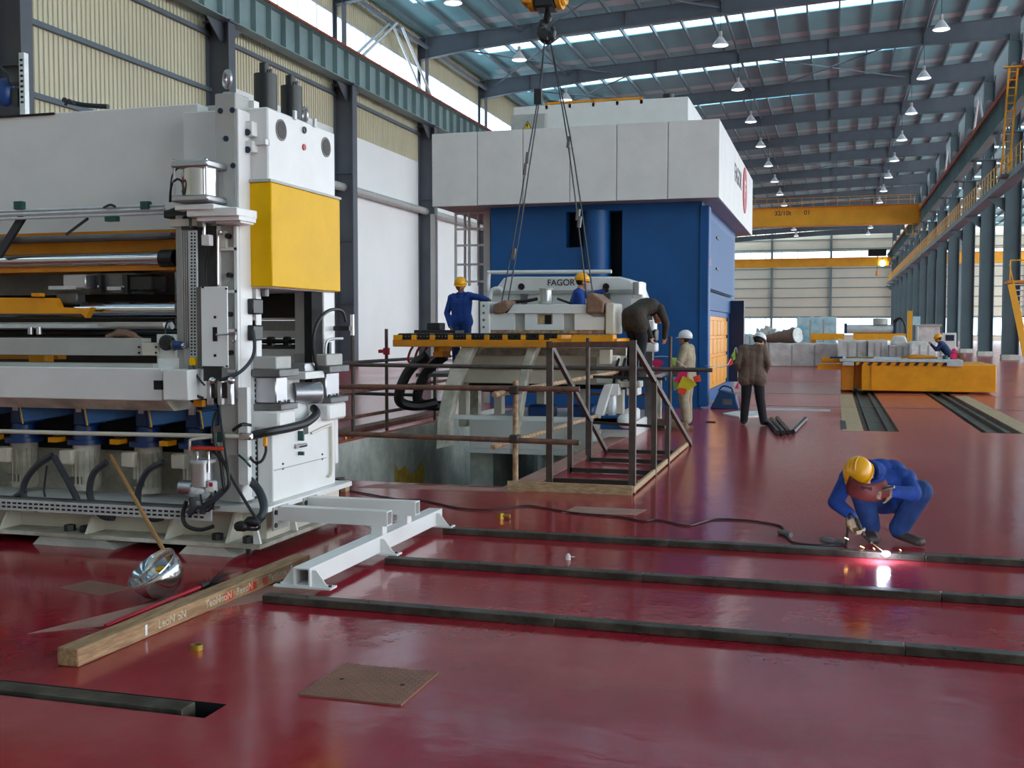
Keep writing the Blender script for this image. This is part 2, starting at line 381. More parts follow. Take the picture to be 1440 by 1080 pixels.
# wall pipe
B().cyl((XL+.45, 37.5, 8.55), (XL+.45, 92, 8.55), .2, n=16).build('wall_pipe', 'grey_paint')
tag(bpy.data.objects['wall_pipe'], 'thick grey pipe running along the white left wall panels behind the columns', 'pipe')
# far wall with its window bands
wf = struct('wall_far', (0, YF, 0))
for (z0, z1) in ((4.0, 14.5), (15.9, 20.6)):
    B().box(-23.2, 42.5, YF, YF+.1, z0, z1).build('cladding_sheet', 'far_sheet', wf)
B().box(-23.2, 42.5, YF, YF+.1, 0, 0.9).build('cladding_sheet', 'far_sheet', wf)
z = 4.2
while z < 20: B().box(-23.2, 42.5, YF-.12, YF, z-.07, z+.07).build('girt', 'steel_teal', wf); z += 1.72
for i, (z0, z1) in enumerate(((0.9, 4.0), (14.5, 15.9))):
    wn = struct('window_%d' % (30+i), (0, YF, z0))
    B().box(-23.2, 42.5, YF+.03, YF+.06, z0, z1).build('pane', 'pane', wn)
    for j in range(24): B().box(-23+j*2.75, -22.9+j*2.75, YF, YF+.1, z0, z1).build('mullion', 'steel_teal', wn)
    B().box(-23.2, 42.5, YF-.05, YF+.1, z0-.06, z0+.06).box(-23.2, 42.5, YF-.05, YF+.1, z1-.06, z1+.06).build('window_frame', 'steel_teal', wn)
wind_posts = [U(1085, 420, y=203.9).x, U(1168, 420, y=203.9).x]; wind_posts += [wind_posts[0]-10.7, wind_posts[1]+21.4, wind_posts[1]+32]
for x in wind_posts: B().box(x-.2, x+.2, YF-.55, YF-.12, 0, 19.4).build('wind_post', 'steel_teal', wf)

# unseen end wall behind the camera, added to cut the light from there
wb_ = struct('wall_back', (0, YK[0], 0)); B().box(-23.2, 42.5, YK[0]-.1, YK[0], 0, 20.4).build('cladding_sheet', 'far_sheet', wb_)
# roof
ce = struct('ceiling', (0, 80, 19))
def roof_piece(b, x0, x1, y0, y1, t=.06):
    return b._add([(x0,y0,zr(x0)),(x1,y0,zr(x1)),(x1,y1,zr(x1)),(x0,y1,zr(x0)),(x0,y0,zr(x0)+t),(x1,y0,zr(x1)+t),(x1,y1,zr(x1)+t),(x0,y1,zr(x0)+t)],
                  [(0,3,2,1),(4,5,6,7),(0,1,5,4),(1,2,6,5),(2,3,7,6),(3,0,4,7)])
SK0, SK1 = -21.2, 8.6
for k, y in enumerate(YK[:-1]):
    b = B(); s0, s1 = y+4.35, y+5.75
    roof_piece(b, -23.2, 10.0, y, s0); roof_piece(b, -23.2, 10.0, s1, y+BAY); roof_piece(b, -23.2, SK0, s0, s1); roof_piece(b, SK1, 10.0, s0, s1)
    b.build('roof_sheet', 'roof_sheet', ce, smooth=False)
    roof_piece(B(), SK0, SK1, s0, s1, .02).build('skylight_pane', 'skylight', ce)
    lb = B(); y2 = y+BAY-.35; lb._add([(-21.5,y2-1.0,zr(-21.5)-.012),(9.3,y2-1.0,zr(9.3)-.012),(9.3,y2,zr(9.3)-.012),(-21.5,y2,zr(-21.5)-.012),(-21.5,y2-1.0,zr(-21.5)-.002),(9.3,y2-1.0,zr(9.3)-.002),(9.3,y2,zr(9.3)-.002),(-21.5,y2,zr(-21.5)-.002)],[(0,3,2,1),(4,5,6,7),(0,1,5,4),(1,2,6,5),(2,3,7,6),(3,0,4,7)]); lb.build('pale_roof_strip', 'pale_sheet', ce, smooth=False)  # pale strip under the deck just short of each rafter
    b = B(); roof_piece(b, 10.0, 42.5, y, s0); roof_piece(b, 10.0, 42.5, s1, y+BAY); roof_piece(b, 10.0, 13, s0, s1); roof_piece(b, 38, 42.5, s0, s1)
    b.build('roof_sheet', 'roof_sheet', ce, smooth=False)
    roof_piece(B(), 13, 38, s0, s1, .02).build('skylight_pane', 'skylight', ce)
x = -22.3
while x < 42:
    zt = zr(x); B().box(x-.05, x+.05, YK[0], YK[-1], zt-.26, zt-.003).build('purlin', 'steel_teal', ce); x += 1.72

# rafters, one per frame line
def rafter(y):
    pts = [(-23, zr(-23)-.27), (10, zr(10)-.27)]
    t = thing('roof_rafter', 'deep tapered steel roof rafter spanning the hall under the purlins', 'beam', (-6, y, 18), 'roof rafters of the hall')
    lo = [(-22.9, 17.15), (-20.5, 17.45), (-14, 18.02), (-3, 18.55), (4, 18.72), (9.4, 18.75), (10.2, 18.6)]
    hi = [(10.2, zr(10)-.27), (-22.9, zr(-22.9)-.27)]
    B().prism(lo + hi, 'y', y-.012, y+.012).build('web', 'steel_grey', t)
    b = B()
    for a, c in zip(lo[:-1], lo[1:]): b.bar((a[0], y, a[1]), (c[0], y, c[1]), .34, .03)
    b.bar((hi[1][0], y, hi[1][1]-.015), (hi[0][0], y, hi[0][1]-.015), .34, .03); b.build('flange', 'steel_grey', t)
    for xs in (-19.5, -16.2, -11, -5.9, -.5, 4.9):
        zl = np.interp(xs, [p[0] for p in lo], [p[1] for p in lo]); B().box(xs-.015, xs+.015, y-.15, y+.15, zl, zr(xs)-.3).build('stiffener', 'steel_grey', t)
    return t
r0 = rafter(YK[0])
for y in YK[1:]: dup(r0, (0, y-YK[0], 0))
# longitudinal struts and wind bracing
for x, zz, r, side in ((-16.9, 18.35, .08, 'clerestory'), (-5.95, 19.05, .085, 'press'), (4.95, 19.5, .085, 'colonnade')):
    tag(B().cyl((x, YK[4], zz), (x, YK[-1], zz), r, n=8).build('roof_strut', 'steel_grey'), 'long grey tubular roof strut above the lamp row on the %s side' % side, 'strut', 'long roof struts above the lamp rows')
for i, (xa, ya, xb) in enumerate(((-5.5,70.4,4.5),(-22,59.35,-14),(-16,48.3,-6),(-5.5,114.6,4.5),(-22,70.4,-12))):
    t = thing('roof_cross_brace', ['crossed tube bracing in the roof bay beyond the blue press crown', 'crossed tube bracing in the roof corner over the clerestory end', 'crossed tube bracing of the first roof bay seen above the hook block', 'crossed tube bracing of a far roof bay near the lettered crane', 'crossed tube bracing in the second roof bay beside the clerestory'][i], 'brace', ((xa+xb)/2, ya+BAY/2, 18.2))
    for p, q in ((xa, xb), (xb, xa)): B().cyl((p, ya, zr(p)-.75), (q, ya+BAY, zr(q)-.75), .05, n=8).build('brace_tube', 'steel_grey', t)
for k in (4, 5, 6, 7, 8):
    tag(B().cyl((-22.35, YK[k]+.3, 17.75), (-22.35, YK[k+1]-.3, 17.75), .12, n=10).build('eave_tube', 'steel_grey'), 'grey tie tube between column heads above the left clerestory windows', 'tube', 'eave tie tubes')
# doubled inverted V bracing in front of the clerestory
vb = thing('clerestory_bracing', 'doubled inverted V tube bracing in front of the clerestory glass', 'brace', (-22.3, 53.8, 15))
for dx in (0, .45):
    for yy in (49.2, 58.4): B().cyl((-22.35+dx, 53.8 + (-.35 if yy < 53 else .35), 17.6), (-22.35+dx, yy, 14.95), .075, n=8).build('brace_tube', 'galvanised', vb)

# left columns
def stadium(y0, y1, z0, z1, n=8):
    r = (y1-y0)/2; c = (y0+y1)/2; P = []
    for i in range(n+1): a = math.pi*i/n; P.append((c+r*math.cos(a), z1-r+r*math.sin(a)))
    for i in range(n+1): a = math.pi + math.pi*i/n; P.append((c+r*math.cos(a), z0+r+r*math.sin(a)))
    return P
def plate_with_slot(y0, y1, z0, z1, s, ax, a0, a1):
    """plate with an oval opening, as a strip of quads round the hole"""
    b = B(); hole = s; out = []
    c = ((y0+y1)/2, (z0+z1)/2)
    for p in hole:
        d = (p[0]-c[0], p[1]-c[1]); t = min((((y1-y0)/2)/abs(d[0]) if abs(d[0]) > 1e-6 else 1e9), (((z1-z0)/2)/abs(d[1]) if abs(d[1]) > 1e-6 else 1e9)); out.append((c[0]+d[0]*t, c[1]+d[1]*t))
    n = len(hole); mk = (lambda p, a: (a, p[0], p[1])) if ax == 'x' else (lambda p, a: (p[0], a, p[1]))
    v = [mk(p, a) for a in (a0, a1) for q in (hole, out) for p in q]
    f = []
    for i in range(n):
        j = (i+1) % n; f += [(i, j, n+j, n+i), (2*n+i, 3*n+i, 3*n+j, 2*n+j), (i, 2*n+i, 2*n+j, j)]
    return b._add(v, f)
def left_column(y):
    t = thing('steel_column', 'dark grey steel column standing against the cladding of the left wall', 'column', (-22.5, y, 0), 'dark columns along the left wall')
    B().box(-22.9, -22.0, y-.02, y+.02, 0, 13.3).build('web', 'column_grey', t)
    B().box(-22.95, -22.9, y-.24, y+.24, 0, 13.3).box(-22.0, -21.95, y-.24, y+.24, 0, 13.3).build('flange', 'column_grey', t)
    B().box(-23, -21.85, y-.3, y+.3, 13.3, 13.38).build('cap_plate', 'column_grey', t)
    B().prism([(y-1.25, 13.3), (y+1.25, 13.3), (y+.3, 12.6), (y-.3, 12.6)], 'x', -22.3, -22.26).build('girder_bracket', 'column_grey', t)
    B().box(-22.98, -22.94, y-.24, y+.24, 13.3, 18.3).box(-22.5, -22.46, y-.24, y+.24, 13.3, 18.3).build('upper_flange', 'column_grey', t)
    plate_with_slot(-22.94, -22.5, 13.4, 18.3, stadium(-22.86, -22.58, 15.0, 17.3), 'y', y-.02, y+.02).build('slotted_web', 'column_grey', t)
    for zz in (3, 6, 9.2): B().box(-22.9, -22.0, y-.2, y+.2, zz-.015, zz+.015).build('stiffener', 'column_grey', t)
    return t
lc = left_column(YK[3])
for y in YK[4:12]: dup(lc, (0, y-YK[3], 0))
def girder(x, y, side, label, group):
    t = thing('crane_girder', label, 'girder', (x, y, 13.3), group)
    B().box(x-.012, x+.012, y+.01, y+BAY-.01, 13.42, 14.8).build('web', 'girder_teal', t)
    B().box(x-.28, x+.28, y+.01, y+BAY-.01, 13.38, 13.42).box(x-.32, x+.32, y+.01, y+BAY-.01, 14.8, 14.84).build('flange', 'girder_teal', t)
    for i in range(9): B().box(x-.24, x+.24, y+(i+.5)*BAY/9-.015, y+(i+.5)*BAY/9+.015, 13.42, 14.8).build('stiffener', 'girder_teal', t)
    B().box(x-.05, x+.05, y, y+BAY, 14.84, 14.97).build('crane_rail', 'rust_red', t)
    B().bar((x+side*.36, y, 14.86), (x+side*.36, y+BAY, 14.86), .06, .1 if side > 0 else .3).build('conductor_bar', 'rust_red', t)
    return t
g0 = girder(-22.2, YK[3], 1, 'teal plate crane girder with stiffeners carried by the left wall columns', 'crane girder spans along the left wall')
for y in YK[4:12]: dup(g0, (0, y-YK[3], 0))
# right colonnade
def right_column(y):
    t = thing('steel_column', 'tall teal steel column of the open colonnade between the two halls', 'column', (XR, y, 0), 'teal columns of the open colonnade')
    B().box(9.6, 10.4, y-.02, y+.02, 0, 13.3).build('web', 'colonnade_teal', t)
    B().box(9.55, 9.6, y-.3, y+.3, 0, 13.3).box(10.4, 10.45, y-.3, y+.3, 0, 13.3).build('flange', 'colonnade_teal', t)
    B().box(8.8, 11.1, y-.32, y+.32, 13.3, 13.38).build('cap_plate', 'colonnade_teal', t)
    B().prism([(y-1.25, 13.3), (y+1.25, 13.3), (y+.3, 12.6), (y-.3, 12.6)], 'x', 9.1, 9.14).build('girder_bracket', 'colonnade_teal', t)
    B().box(9.6, 9.64, y-.25, y+.25, 13.38, 19.0).box(10.26, 10.3, y-.25, y+.25, 13.38, 19.0).build('upper_flange', 'colonnade_teal', t)
    plate_with_slot(9.64, 10.26, 13.4, 19.0, stadium(9.72, 10.18, 15.0, 17.4), 'y', y-.02, y+.02).build('slotted_web', 'colonnade_teal', t)
    B().box(9.5, 10.5, y-.4, y+.4, 0, .3).build('plinth', 'concrete', t)
    B().prism([(8.5, 9.55), (9.6, 9.55), (9.6, 8.7)], 'y', y-.04, y+.04).build('walkway_bracket', 'colonnade_teal', t)
    return t
rc = right_column(YK[8])
for y in YK[9:]: dup(rc, (0, y-YK[8], 0))
g1 = girder(9.1, YK[8], -1, 'teal plate crane girder with rusty rail along the open colonnade', 'crane girder spans along the colonnade')
for y in YK[9:-1]: dup(g1, (0, y-YK[8], 0))
for k in (8, 10, 12):                                             # tall tube bracing between upper columns
    t = thing('colonnade_bracing', 'inverted V tube bracing above the crane girder of the colonnade', 'brace', (9.9, YK[k]+BAY/2, 15), 'V bracing above the colonnade girder')
    for yy in (YK[k]+.9, YK[k+1]-.9): B().cyl((9.9, YK[k]+BAY/2, 18.9), (9.9, yy, 15.0), .08, n=8).build('brace_tube', 'galvanised', t)
# walkway along the colonnade
wk = thing('service_walkway', 'long service walkway with yellow railings along the colonnade columns', 'walkway', (8.9, 60, 9.6))
WY0, WY1 = 57.0, 196.0
B().box(8.5, 9.28, WY0, WY1, 9.55, 9.7).build('deck', 'steel_teal', wk)
for zz in (10.3, 10.85): B().cyl((8.55, WY0, zz), (8.55, WY1, zz), .024, n=6).build('rail', 'crane_yellow', wk)
B().box(8.46, 8.5, WY0, WY1, 9.45, 9.78).build('edge_channel', 'steel_teal', wk)
y = WY0; first = None
while y < WY1:
    if first is None: first = B().cyl((8.55, y, 9.7), (8.55, y, 10.85), .022, n=5).build('baluster', 'crane_yellow', wk); y0_ = y
    else: c = first.copy(); COL.objects.link(c); c.location = (0, y-y0_, 0)
    y += 1.3
# stair down from the walkway
st = thing('steel_stair', 'yellow steel stair with open treads beside the first visible colonnade column', 'stair', (9.4, 66, 0))
a, b_ = U(1418, 402, y=66.2), U(1437, 500, y=66.2)
xa, xb = 9.35, 10.2
for dx in (0, 1.2):
    B().bar((xa+dx*.9, 66.0+dx, 4.3), (xb+dx*.9, 66.0+dx, .3), .1, .32, up=(0,0,1)).build('stringer', 'crane_yellow', st)
for i in range(14):
    t_ = i/13; B().box(9.45+t_*.85, 10.35+t_*.85, 66.0, 67.2, 4.25-t_*4.1, 4.29-t_*4.1).build('tread', 'galvanised', st)
B().box(9.2, 12.5, 66.0, 67.4, 4.35, 4.5).build('landing', 'dark_orange', st)
for xx in (9.3, 10.4, 11.4, 12.4): B().cyl((xx, 66.0, 4.5), (xx, 66.0, 5.6), .04, n=6).build('post', 'crane_yellow', st)
B().cyl((9.3, 66.0, 5.6), (12.4, 66.0, 5.6), .04, n=6).build('handrail', 'crane_yellow', st)
B().bar((9.25, 66.0, 5.4), (10.2, 66.0, 1.3), .05, .05).build('handrail', 'crane_yellow', st)
for xx in (10.9, 12.4): B().box(xx-.06, xx+.06, 66.6, 66.72, 0, 4.35).build('leg', 'steel_teal', st)

# yellow ladder between walkway and crane girder
yl = thing('access_ladder', 'steep yellow ladder between the colonnade walkway and the crane girder', 'ladder', (8.8, 61.2, 9.7))
for dx in (0, .55): B().bar((8.15+dx*.7, 59.6, 14.7), (8.15+dx*.7, 61.6, 9.72), .08, .16).build('stringer', 'crane_yellow', yl)
for i in range(14): t_ = (i+.5)/14; B().box(8.15, 8.53, 59.55+2*t_, 59.7+2*t_, 14.7-4.98*t_-.02, 14.7-4.98*t_+.02).build('tread', 'crane_yellow', yl)
B().box(8.05, 8.45, 61.0, 62.4, 9.6, 9.7).build('landing', 'steel_teal', yl); B().box(7.9, 8.72, 59.4, 59.7, 14.7, 14.76).build('top_bracket', 'crane_yellow', yl)
# pendant lamps
def lamp(x, y, z, label):
    t = thing('pendant_lamp', label, 'lamp', (x, y, z), 'high bay pendant lamps under the rafters')
    B().lathe([(.05,.0),(.12,-.05),(.2,-.16),(.38,-.42),(.42,-.46),(.42,-.5)], (x,y,z+.25), n=16).build('reflector', 'lamp_shell', t)
    B().lathe([(.0,.0),(.2,.02),(.38,.06),(.41,.1)], (x,y,z-.32), n=16).build('diffuser', 'lamp_glass', t)
    B().cyl((x,y,z+.22), (x,y,z+.5), .09, n=10).build('ballast', 'grey_paint', t)
    B().cyl((x,y,z+.5), (x,y,zr(x)-.3), .015, n=5).build('cord', 'black_paint', t)
    return t
LX = [(-17.0, 'glass pendant lamp in the lamp row along the clerestory side'), (-5.95, 'glass pendant lamp in the lamp row above the blue press'), (4.95, 'glass pendant lamp in the lamp row along the colonnade side')]
for x, lab in LX:
    l0 = lamp(x, YK[7], 17.0, lab)
    for y in YK[8:20]: dup(l0, (0, y-YK[7], 0))
# overhead cranes
def crane(y, z0, z1, label, rails=True, x0=-21.9, x1=8.9):
    t = thing('bridge_crane', label, 'crane', ((x0+x1)/2, y, z0))
    B().box(x0, x1, y-.3, y+.3, z0, z1).build('box_girder', 'crane_yellow', t)
    B().box(x0, x1, y+1.8, y+2.4, z0, z1).build('box_girder', 'crane_yellow', t)
    B().box(x0, x1, y-.36, y+.36, z0-.06, z0).box(x0, x1, y-.36, y+.36, z1, z1+.06).build('flange', 'crane_yellow', t)
    for s in (x0, x1): B().box(s-.25, s+.25, y-1.2, y+3.4, z0+.6, z1).build('end_carriage', 'dark_orange', t)
    for zz in ((.5, 1.0) if rails else ()): B().cyl((x0+.5, y-.9, z1+zz), (x1-.5, y-.9, z1+zz), .03, n=5).build('rail', 'crane_yellow', t)
    B().box(x0+.5, x1-.5, y-.95, y-.3, z1-.05, z1).build('service_platform', 'dark_orange', t)
    n = 0
    for i in range(24 if rails else 0): B().cyl((x0+.5+i*1.27, y-.9, z1), (x0+.5+i*1.27, y-.9, z1+1), .025, n=5).build('post', 'crane_yellow', t)
    return t
c1 = crane(128, 13.55, 15.5, 'yellow double girder bridge crane with lettering, hanging beyond the blue press')
text('32/10t', 'lettering', 'print_dark', .7, (-6.6, 127.69, 14.9), RX, c1); text('01', 'lettering', 'print_dark', .7, (-3.4, 127.69, 14.9), RX, c1)
for dx in (0, 1.3): B().bar((7.4, 127, 13.5-dx), (8.7, 127, 13.5-dx), .06, .06).build('cab_rail', 'crane_yellow', c1)
for xx in (7.4, 8.05, 8.7): B().bar((xx, 127, 12.2), (xx, 127, 13.5), .06, .06).build('cab_post', 'crane_yellow', c1)
c2 = crane(188, 12.3, 13.6, 'yellow bridge crane farthest down the hall, in front of the end wall window band', rails=False, x1=8.4)
hb = thing('hoist_trolley', 'dark hoist trolley with a small hanging hook on the farthest crane', 'hoist', (6.4, 188.5, 14))
B().box(5.2, 8.0, 187.4, 190, 13.9, 14.9).build('trolley_body', 'black_paint', hb)
B().cyl((6.6, 187.5, 14.4), (6.6, 187.5, 10.6), .04, n=6).build('rope', 'black_paint', hb); B().cyl((6.6, 187.5, 11.4), (6.6, 187.5, 10.6), .22, n=8).build('hook_block', 'dark_orange', hb)
q_ = U(1241, 370, y=187.3); B().ball(q_, .5, 10, 6).build('signal_lamp', 'lamp_green', c2); B().bar((q_.x, 187.3, q_.z), (q_.x, 187.7, 13.6), .1, .1).build('lamp_bracket', 'black_paint', c2)
c3 = crane(190, 12.6, 14.3, 'yellow bridge crane of the neighbouring hall seen between the colonnade columns', x0=11.2, x1=40)
c4 = crane(16.0, 15.05, 16.8, 'yellow bridge crane carrying the hook block over the pit')
# ------------------------------------------------------------------ blue press
pr = thing('transfer_press', 'huge blue stamping press with a white panelled crown beside the pit', 'press', (-5.3, 28, 0))
CX0, CX1, CY0, CY1, CZ0, CZ1 = -8.85, -2.38, 23.7, 33.6, 4.55, 6.2
B().box(CX0+.05, CX1-.05, CY0+.05, CY1-.05, CZ0, CZ1-.03).build('crown_core', 'grey_paint', pr)
seams = [607, 671, 735, 801, 867, 939, 1012]
xs = [U(p, 230, y=CY0).x for p in seams]
for a, b in zip(xs[:-1], xs[1:]): B().box(a+.008, b-.008, CY0, CY0+.05, CZ0, CZ1).build('crown_panel', 'white_paint', pr, bevel=.008)
ys = np.linspace(CY0+.06, CY1, 9)
for a, b in zip(ys[:-1], ys[1:]): B().box(CX1-.05, CX1, a+.01, b-.01, CZ0, CZ1).build('crown_panel', 'white_paint', pr, bevel=.008)
B().box(CX0, CX1-.05, CY0+.06, CY1, CZ1-.03, CZ1).build('crown_lid', 'white_paint', pr)
BX0, BX1, BY0, BY1 = U(690, 330, y=24.3).x, -2.8, 24.3, 32.6
def bx_(a): return U(a, 330, y=BY0).x
def bz_(a): return U(800, a, y=BY0).z
w0, w1, s0, s1 = bx_(796), bx_(821), bx_(855), bx_(875); wt, wb, sb = bz_(298), bz_(348), bz_(440)
b = B()
b.box(BX0, w0, BY0, BY0+.4, 0, CZ0).box(w0, s1, BY0, BY0+.4, wt, CZ0).box(w0, w1, BY0, BY0+.4, 0, wb).box(w1, s0, BY0, BY0+.4, 0, wt).box(s0, s1, BY0, BY0+.4, 0, sb).box(s1, BX1, BY0, BY0+.4, 0, CZ0)
b.build('front_plate', 'press_blue', pr)
B().box(BX0+.05, BX1-.3, BY0+1.0, BY1-.05, -.0, CZ0).build('inner_body', 'navy', pr)
B().cyl(((w1+s0)/2, BY0+.05, wb-1.2), ((w1+s0)/2, BY0+.05, wt), (s0-w1)*.52, n=20).build('guide_column', 'press_blue', pr)
B().box(BX0, BX0+.4, BY0+.4, BY1, 0, CZ0).build('side_plate', 'press_blue', pr)
d0, d1 = 25.0, 30.6; dz0, dz1 = .32, U(1008, 445, x=BX1).z
B().box(BX1-.3, BX1, BY0+.4, d0, 0, CZ0).box(BX1-.3, BX1, d1, BY1, 0, CZ0).box(BX1-.3, BX1, d0, d1, dz1, CZ0).box(BX1-.3, BX1, d0, d1, 0, dz0).build('side_plate', 'press_blue', pr)
for za, zb in ((dz1+.12, dz1+.55), (dz1+.62, 4.3)): B().box(BX1, BX1+.03, 25.0, 31.8, za, zb).build('side_panel', 'bright_blue', pr, bevel=.01)
n = 6
dr = B().box(BX1-.12, BX1-.04, d0, d1, dz0, dz1).build('safety_door', 'orange_paint', pr)
for i in range(n):
    ya, yb = d0+.1+i*(d1-d0-.1)/n, d0+(i+1)*(d1-d0)/n-.05
    for za, zb in ((dz0+.1, dz0+.75), (dz0+.83, dz0+1.2), (dz0+1.28, dz1-.1)): B().box(BX1-.04, BX1-.005, ya, yb, za, zb).build('door_slat', 'orange_paint', dr, bevel=.01)
B().box(BX1-.02, BX1+.4, 31.0, 31.4, .3, 2.55).build('guard_post', 'navy', pr)
B().box(BX1-.05, BX1+.16, BY0-.04, BY0+.35, .05, CZ0-.1).build('corner_post', 'press_blue', pr, bevel=.02)
p = U(996, 372, x=BX1+.12)
bc = B().cyl((p.x, p.y, p.z-.25), (p.x, p.y, p.z-.02), .05, n=10).build('signal_tower', 'black_paint', pr)
B().cyl((p.x, p.y, p.z-.02), (p.x, p.y, p.z+.12), .055, n=10).build('signal_red', 'red_plastic', bc); B().cyl((p.x, p.y, p.z+.12), (p.x, p.y, p.z+.24), .05, n=10).build('signal_green', 'green_clamp', bc)
for zz in (3.2, 3.95): B().box(BX1+.03, BX1+.06, 27.0, 27.5, zz, zz+.05).build('panel_handle', 'black_paint', pr)
B().box(BX1+.03, BX1+.05, 25.1, 31, dz1+.56, dz1+.6).build('panel_gap', 'dark_gap', pr)
# the maker's name and emblem on the crown
tp = U(1032, 245, x=CX1)
text('FAGOR', 'lettering', 'print_dark', .62, (CX1+.004, U(1033,245,x=CX1).y, U(1036,247,x=CX1).z), RXX, pr)
ec = U(1047, 268, x=CX1)
em = B().cyl((CX1, ec.y, ec.z), (CX1+.02, ec.y, ec.z), .62, n=28).build('emblem', 'print_red', pr)
B().box(CX1+.02, CX1+.025, ec.y-.16, ec.y-.06, ec.z-.22, ec.z+.26).box(CX1+.02, CX1+.025, ec.y-.06, ec.y+.2, ec.z+.17, ec.z+.26).box(CX1+.02, CX1+.025, ec.y-.06, ec.y+.12, ec.z-.02, ec.z+.06).build('emblem_letter', 'white_paint', em)
# housing on the crown
h0, h1 = U(722, 150, y=25).x, U(968, 150, y=25).x; hz = U(845, 143, y=25).z
B().box(h0, h1, 25, 29, CZ1, hz).build('drive_housing', 'white_paint', pr, bevel=.015)
g1_ = U(767, 150, y=24.9).x
cab_ = B().box(h0-.02, g1_, 24.85, 25.0, CZ1, hz-.22).build('switch_cabinet', 'grey_paint', pr, bevel=.01)
c = U(742, 176, y=24.84)
sg = B().prism([(c.x-.11, c.z-.1), (c.x+.11, c.z-.1), (c.x, c.z+.1)], 'y', 24.83, 24.85).build('warning_sign', 'print_dark', cab_)
B().prism([(c.x-.085, c.z-.085), (c.x+.085, c.z-.085), (c.x, c.z+.072)], 'y', 24.825, 24.83).build('sign_face', 'sign_yellow', cab_)
B().prism([(c.x-.015, c.z+.03), (c.x+.02, c.z+.03), (c.x, c.z-.01), (c.x+.02, c.z-.01), (c.x-.01, c.z-.07), (c.x-.003, c.z-.025), (c.x-.025, c.z-.025)], 'y', 24.82, 24.825).build('sign_bolt', 'print_dark', cab_)
ra, rb = U(770, 147, y=25.1), U(903, 138, y=25.1)
B().bar((ra.x, 25.1, hz+.05), (rb.x, 25.1, hz+.05), .05, .05).build('lifting_rail', 'orange_paint', pr)
for i in range(5): xx = ra.x+(rb.x-ra.x)*i/4; B().box(xx-.03, xx+.03, 25.0, 25.12, hz-.1, hz+.05).build('rail_bracket', 'dark_orange', pr)
for px in (778, 940): q = U(px, 130, y=26); B().cyl((q.x, 26, hz), (q.x, 26, hz+.28), .14, n=14).build('vent_stub', 'black_paint', pr)
# white access ladder at the press side
ac = thing('access_ladder', 'tall white tubular ladder frame hanging from the press crown beside the white wall', 'ladder', (-8.2, 25, 0))
def wx(px, yy=25.2): return U(px, 400, y=yy).x
zt_ = CZ0
for px, yy, r in ((610, 25.2, .06), (686, 24.9, .08)): B().box(wx(px,yy)-r, wx(px,yy)+r, yy-r, yy+r, 0, zt_).build('post', 'white_paint', ac)
for px, yy in ((641, 25.0), (654, 25.6), (660, 25.0), (673, 25.6)): B().cyl((wx(px,yy), yy, U(px,402,y=yy).z), (wx(px,yy), yy, zt_), .035, n=8).build('ladder_stile', 'white_paint', ac)
for py in (300, 322, 345, 372, 396):
    zz = U(660, py, y=25).z; B().bar((wx(641,25.0), 25.0, zz), (wx(686,25), 25.0, zz), .05, .05).build('rung', 'white_paint', ac)
B().bar((wx(610), 25.2, 1.0), (wx(686), 24.9, 1.0), .06, .06).build('rung', 'white_paint', ac)
for py in range(300, 480, 16): zz = U(690, py, y=24.9).z; B().box(wx(688,24.9), wx(688,24.9)+.1, 24.86, 24.94, zz, zz+.05).build('cable_clip', 'dull_steel', ac)

# ------------------------------------------------------------------ orange die cart on its tracks
for x0 in (.62, 2.52):
    for dx in (0, .3): tag(B().box(x0+dx, x0+dx+.07, 19.8 + (.2 if x0 > 2 else 0), 59.5, -.09, -.005).build('cart_track', 'rail_steel'), 'sunken steel running rail in the %s floor trench leading to the orange cart' % ('narrow' if x0 < 1 else 'broad'), 'rail', 'sunken rails of the orange cart')
ct = thing('die_cart', 'low orange die cart with a black striped edge standing on floor rails', 'cart', (2.2, 33, 0))
K0, K1 = .22, 4.2
B().box(.75, K1, 31.8, 35.0, .06, .80).build('body', 'orange_paint', ct, bevel=.02)
B().box(K0, .55, 32.0, 34.8, .06, .80).box(.55, .75, 32.15, 34.7, .1, .76).build('end_frame', 'dark_orange', ct, bevel=.01)
B().box(K0-.05, 3.35, 31.72, 34.9, .86, .93).build('table_plate', 'galvanised', ct, bevel=.01)
B().box(.6, 3.2, 31.76, 34.8, .76, .86).build('table_edge', 'orange_paint', ct)
for i in range(11):
    x0 = .66+i*.24
    if x0 < 3.1: B().prism([(x0, .765), (x0+.1, .765), (x0+.16, .855), (x0+.06, .855)], 'y', 31.75, 31.762).build('black_stripe', 'print_dark', ct)
B().box(.25, .55, 31.74, 32, .76, .86).box(2.95, 3.35, 31.7, 32, .76, .86).build('corner_plate', 'galvanised', ct)
for i, zz in enumerate((.62, .78)): B().box(K0-.65+.1*i, K0, 32.2+i*1.2, 32.5+i*1.2, zz, zz+.16).build('fork_arm', 'orange_paint', ct)
for x in (.86, 2.76):
    for yy in (32.4, 34.2): B().cyl((x-.06, yy, .06), (x+.06, yy, .06), .1, n=14).build('wheel', 'dull_steel', ct)
B().box(1.0, 1.02, 31.78, 31.8, .1, .78).build('seam', 'dark_orange', ct)
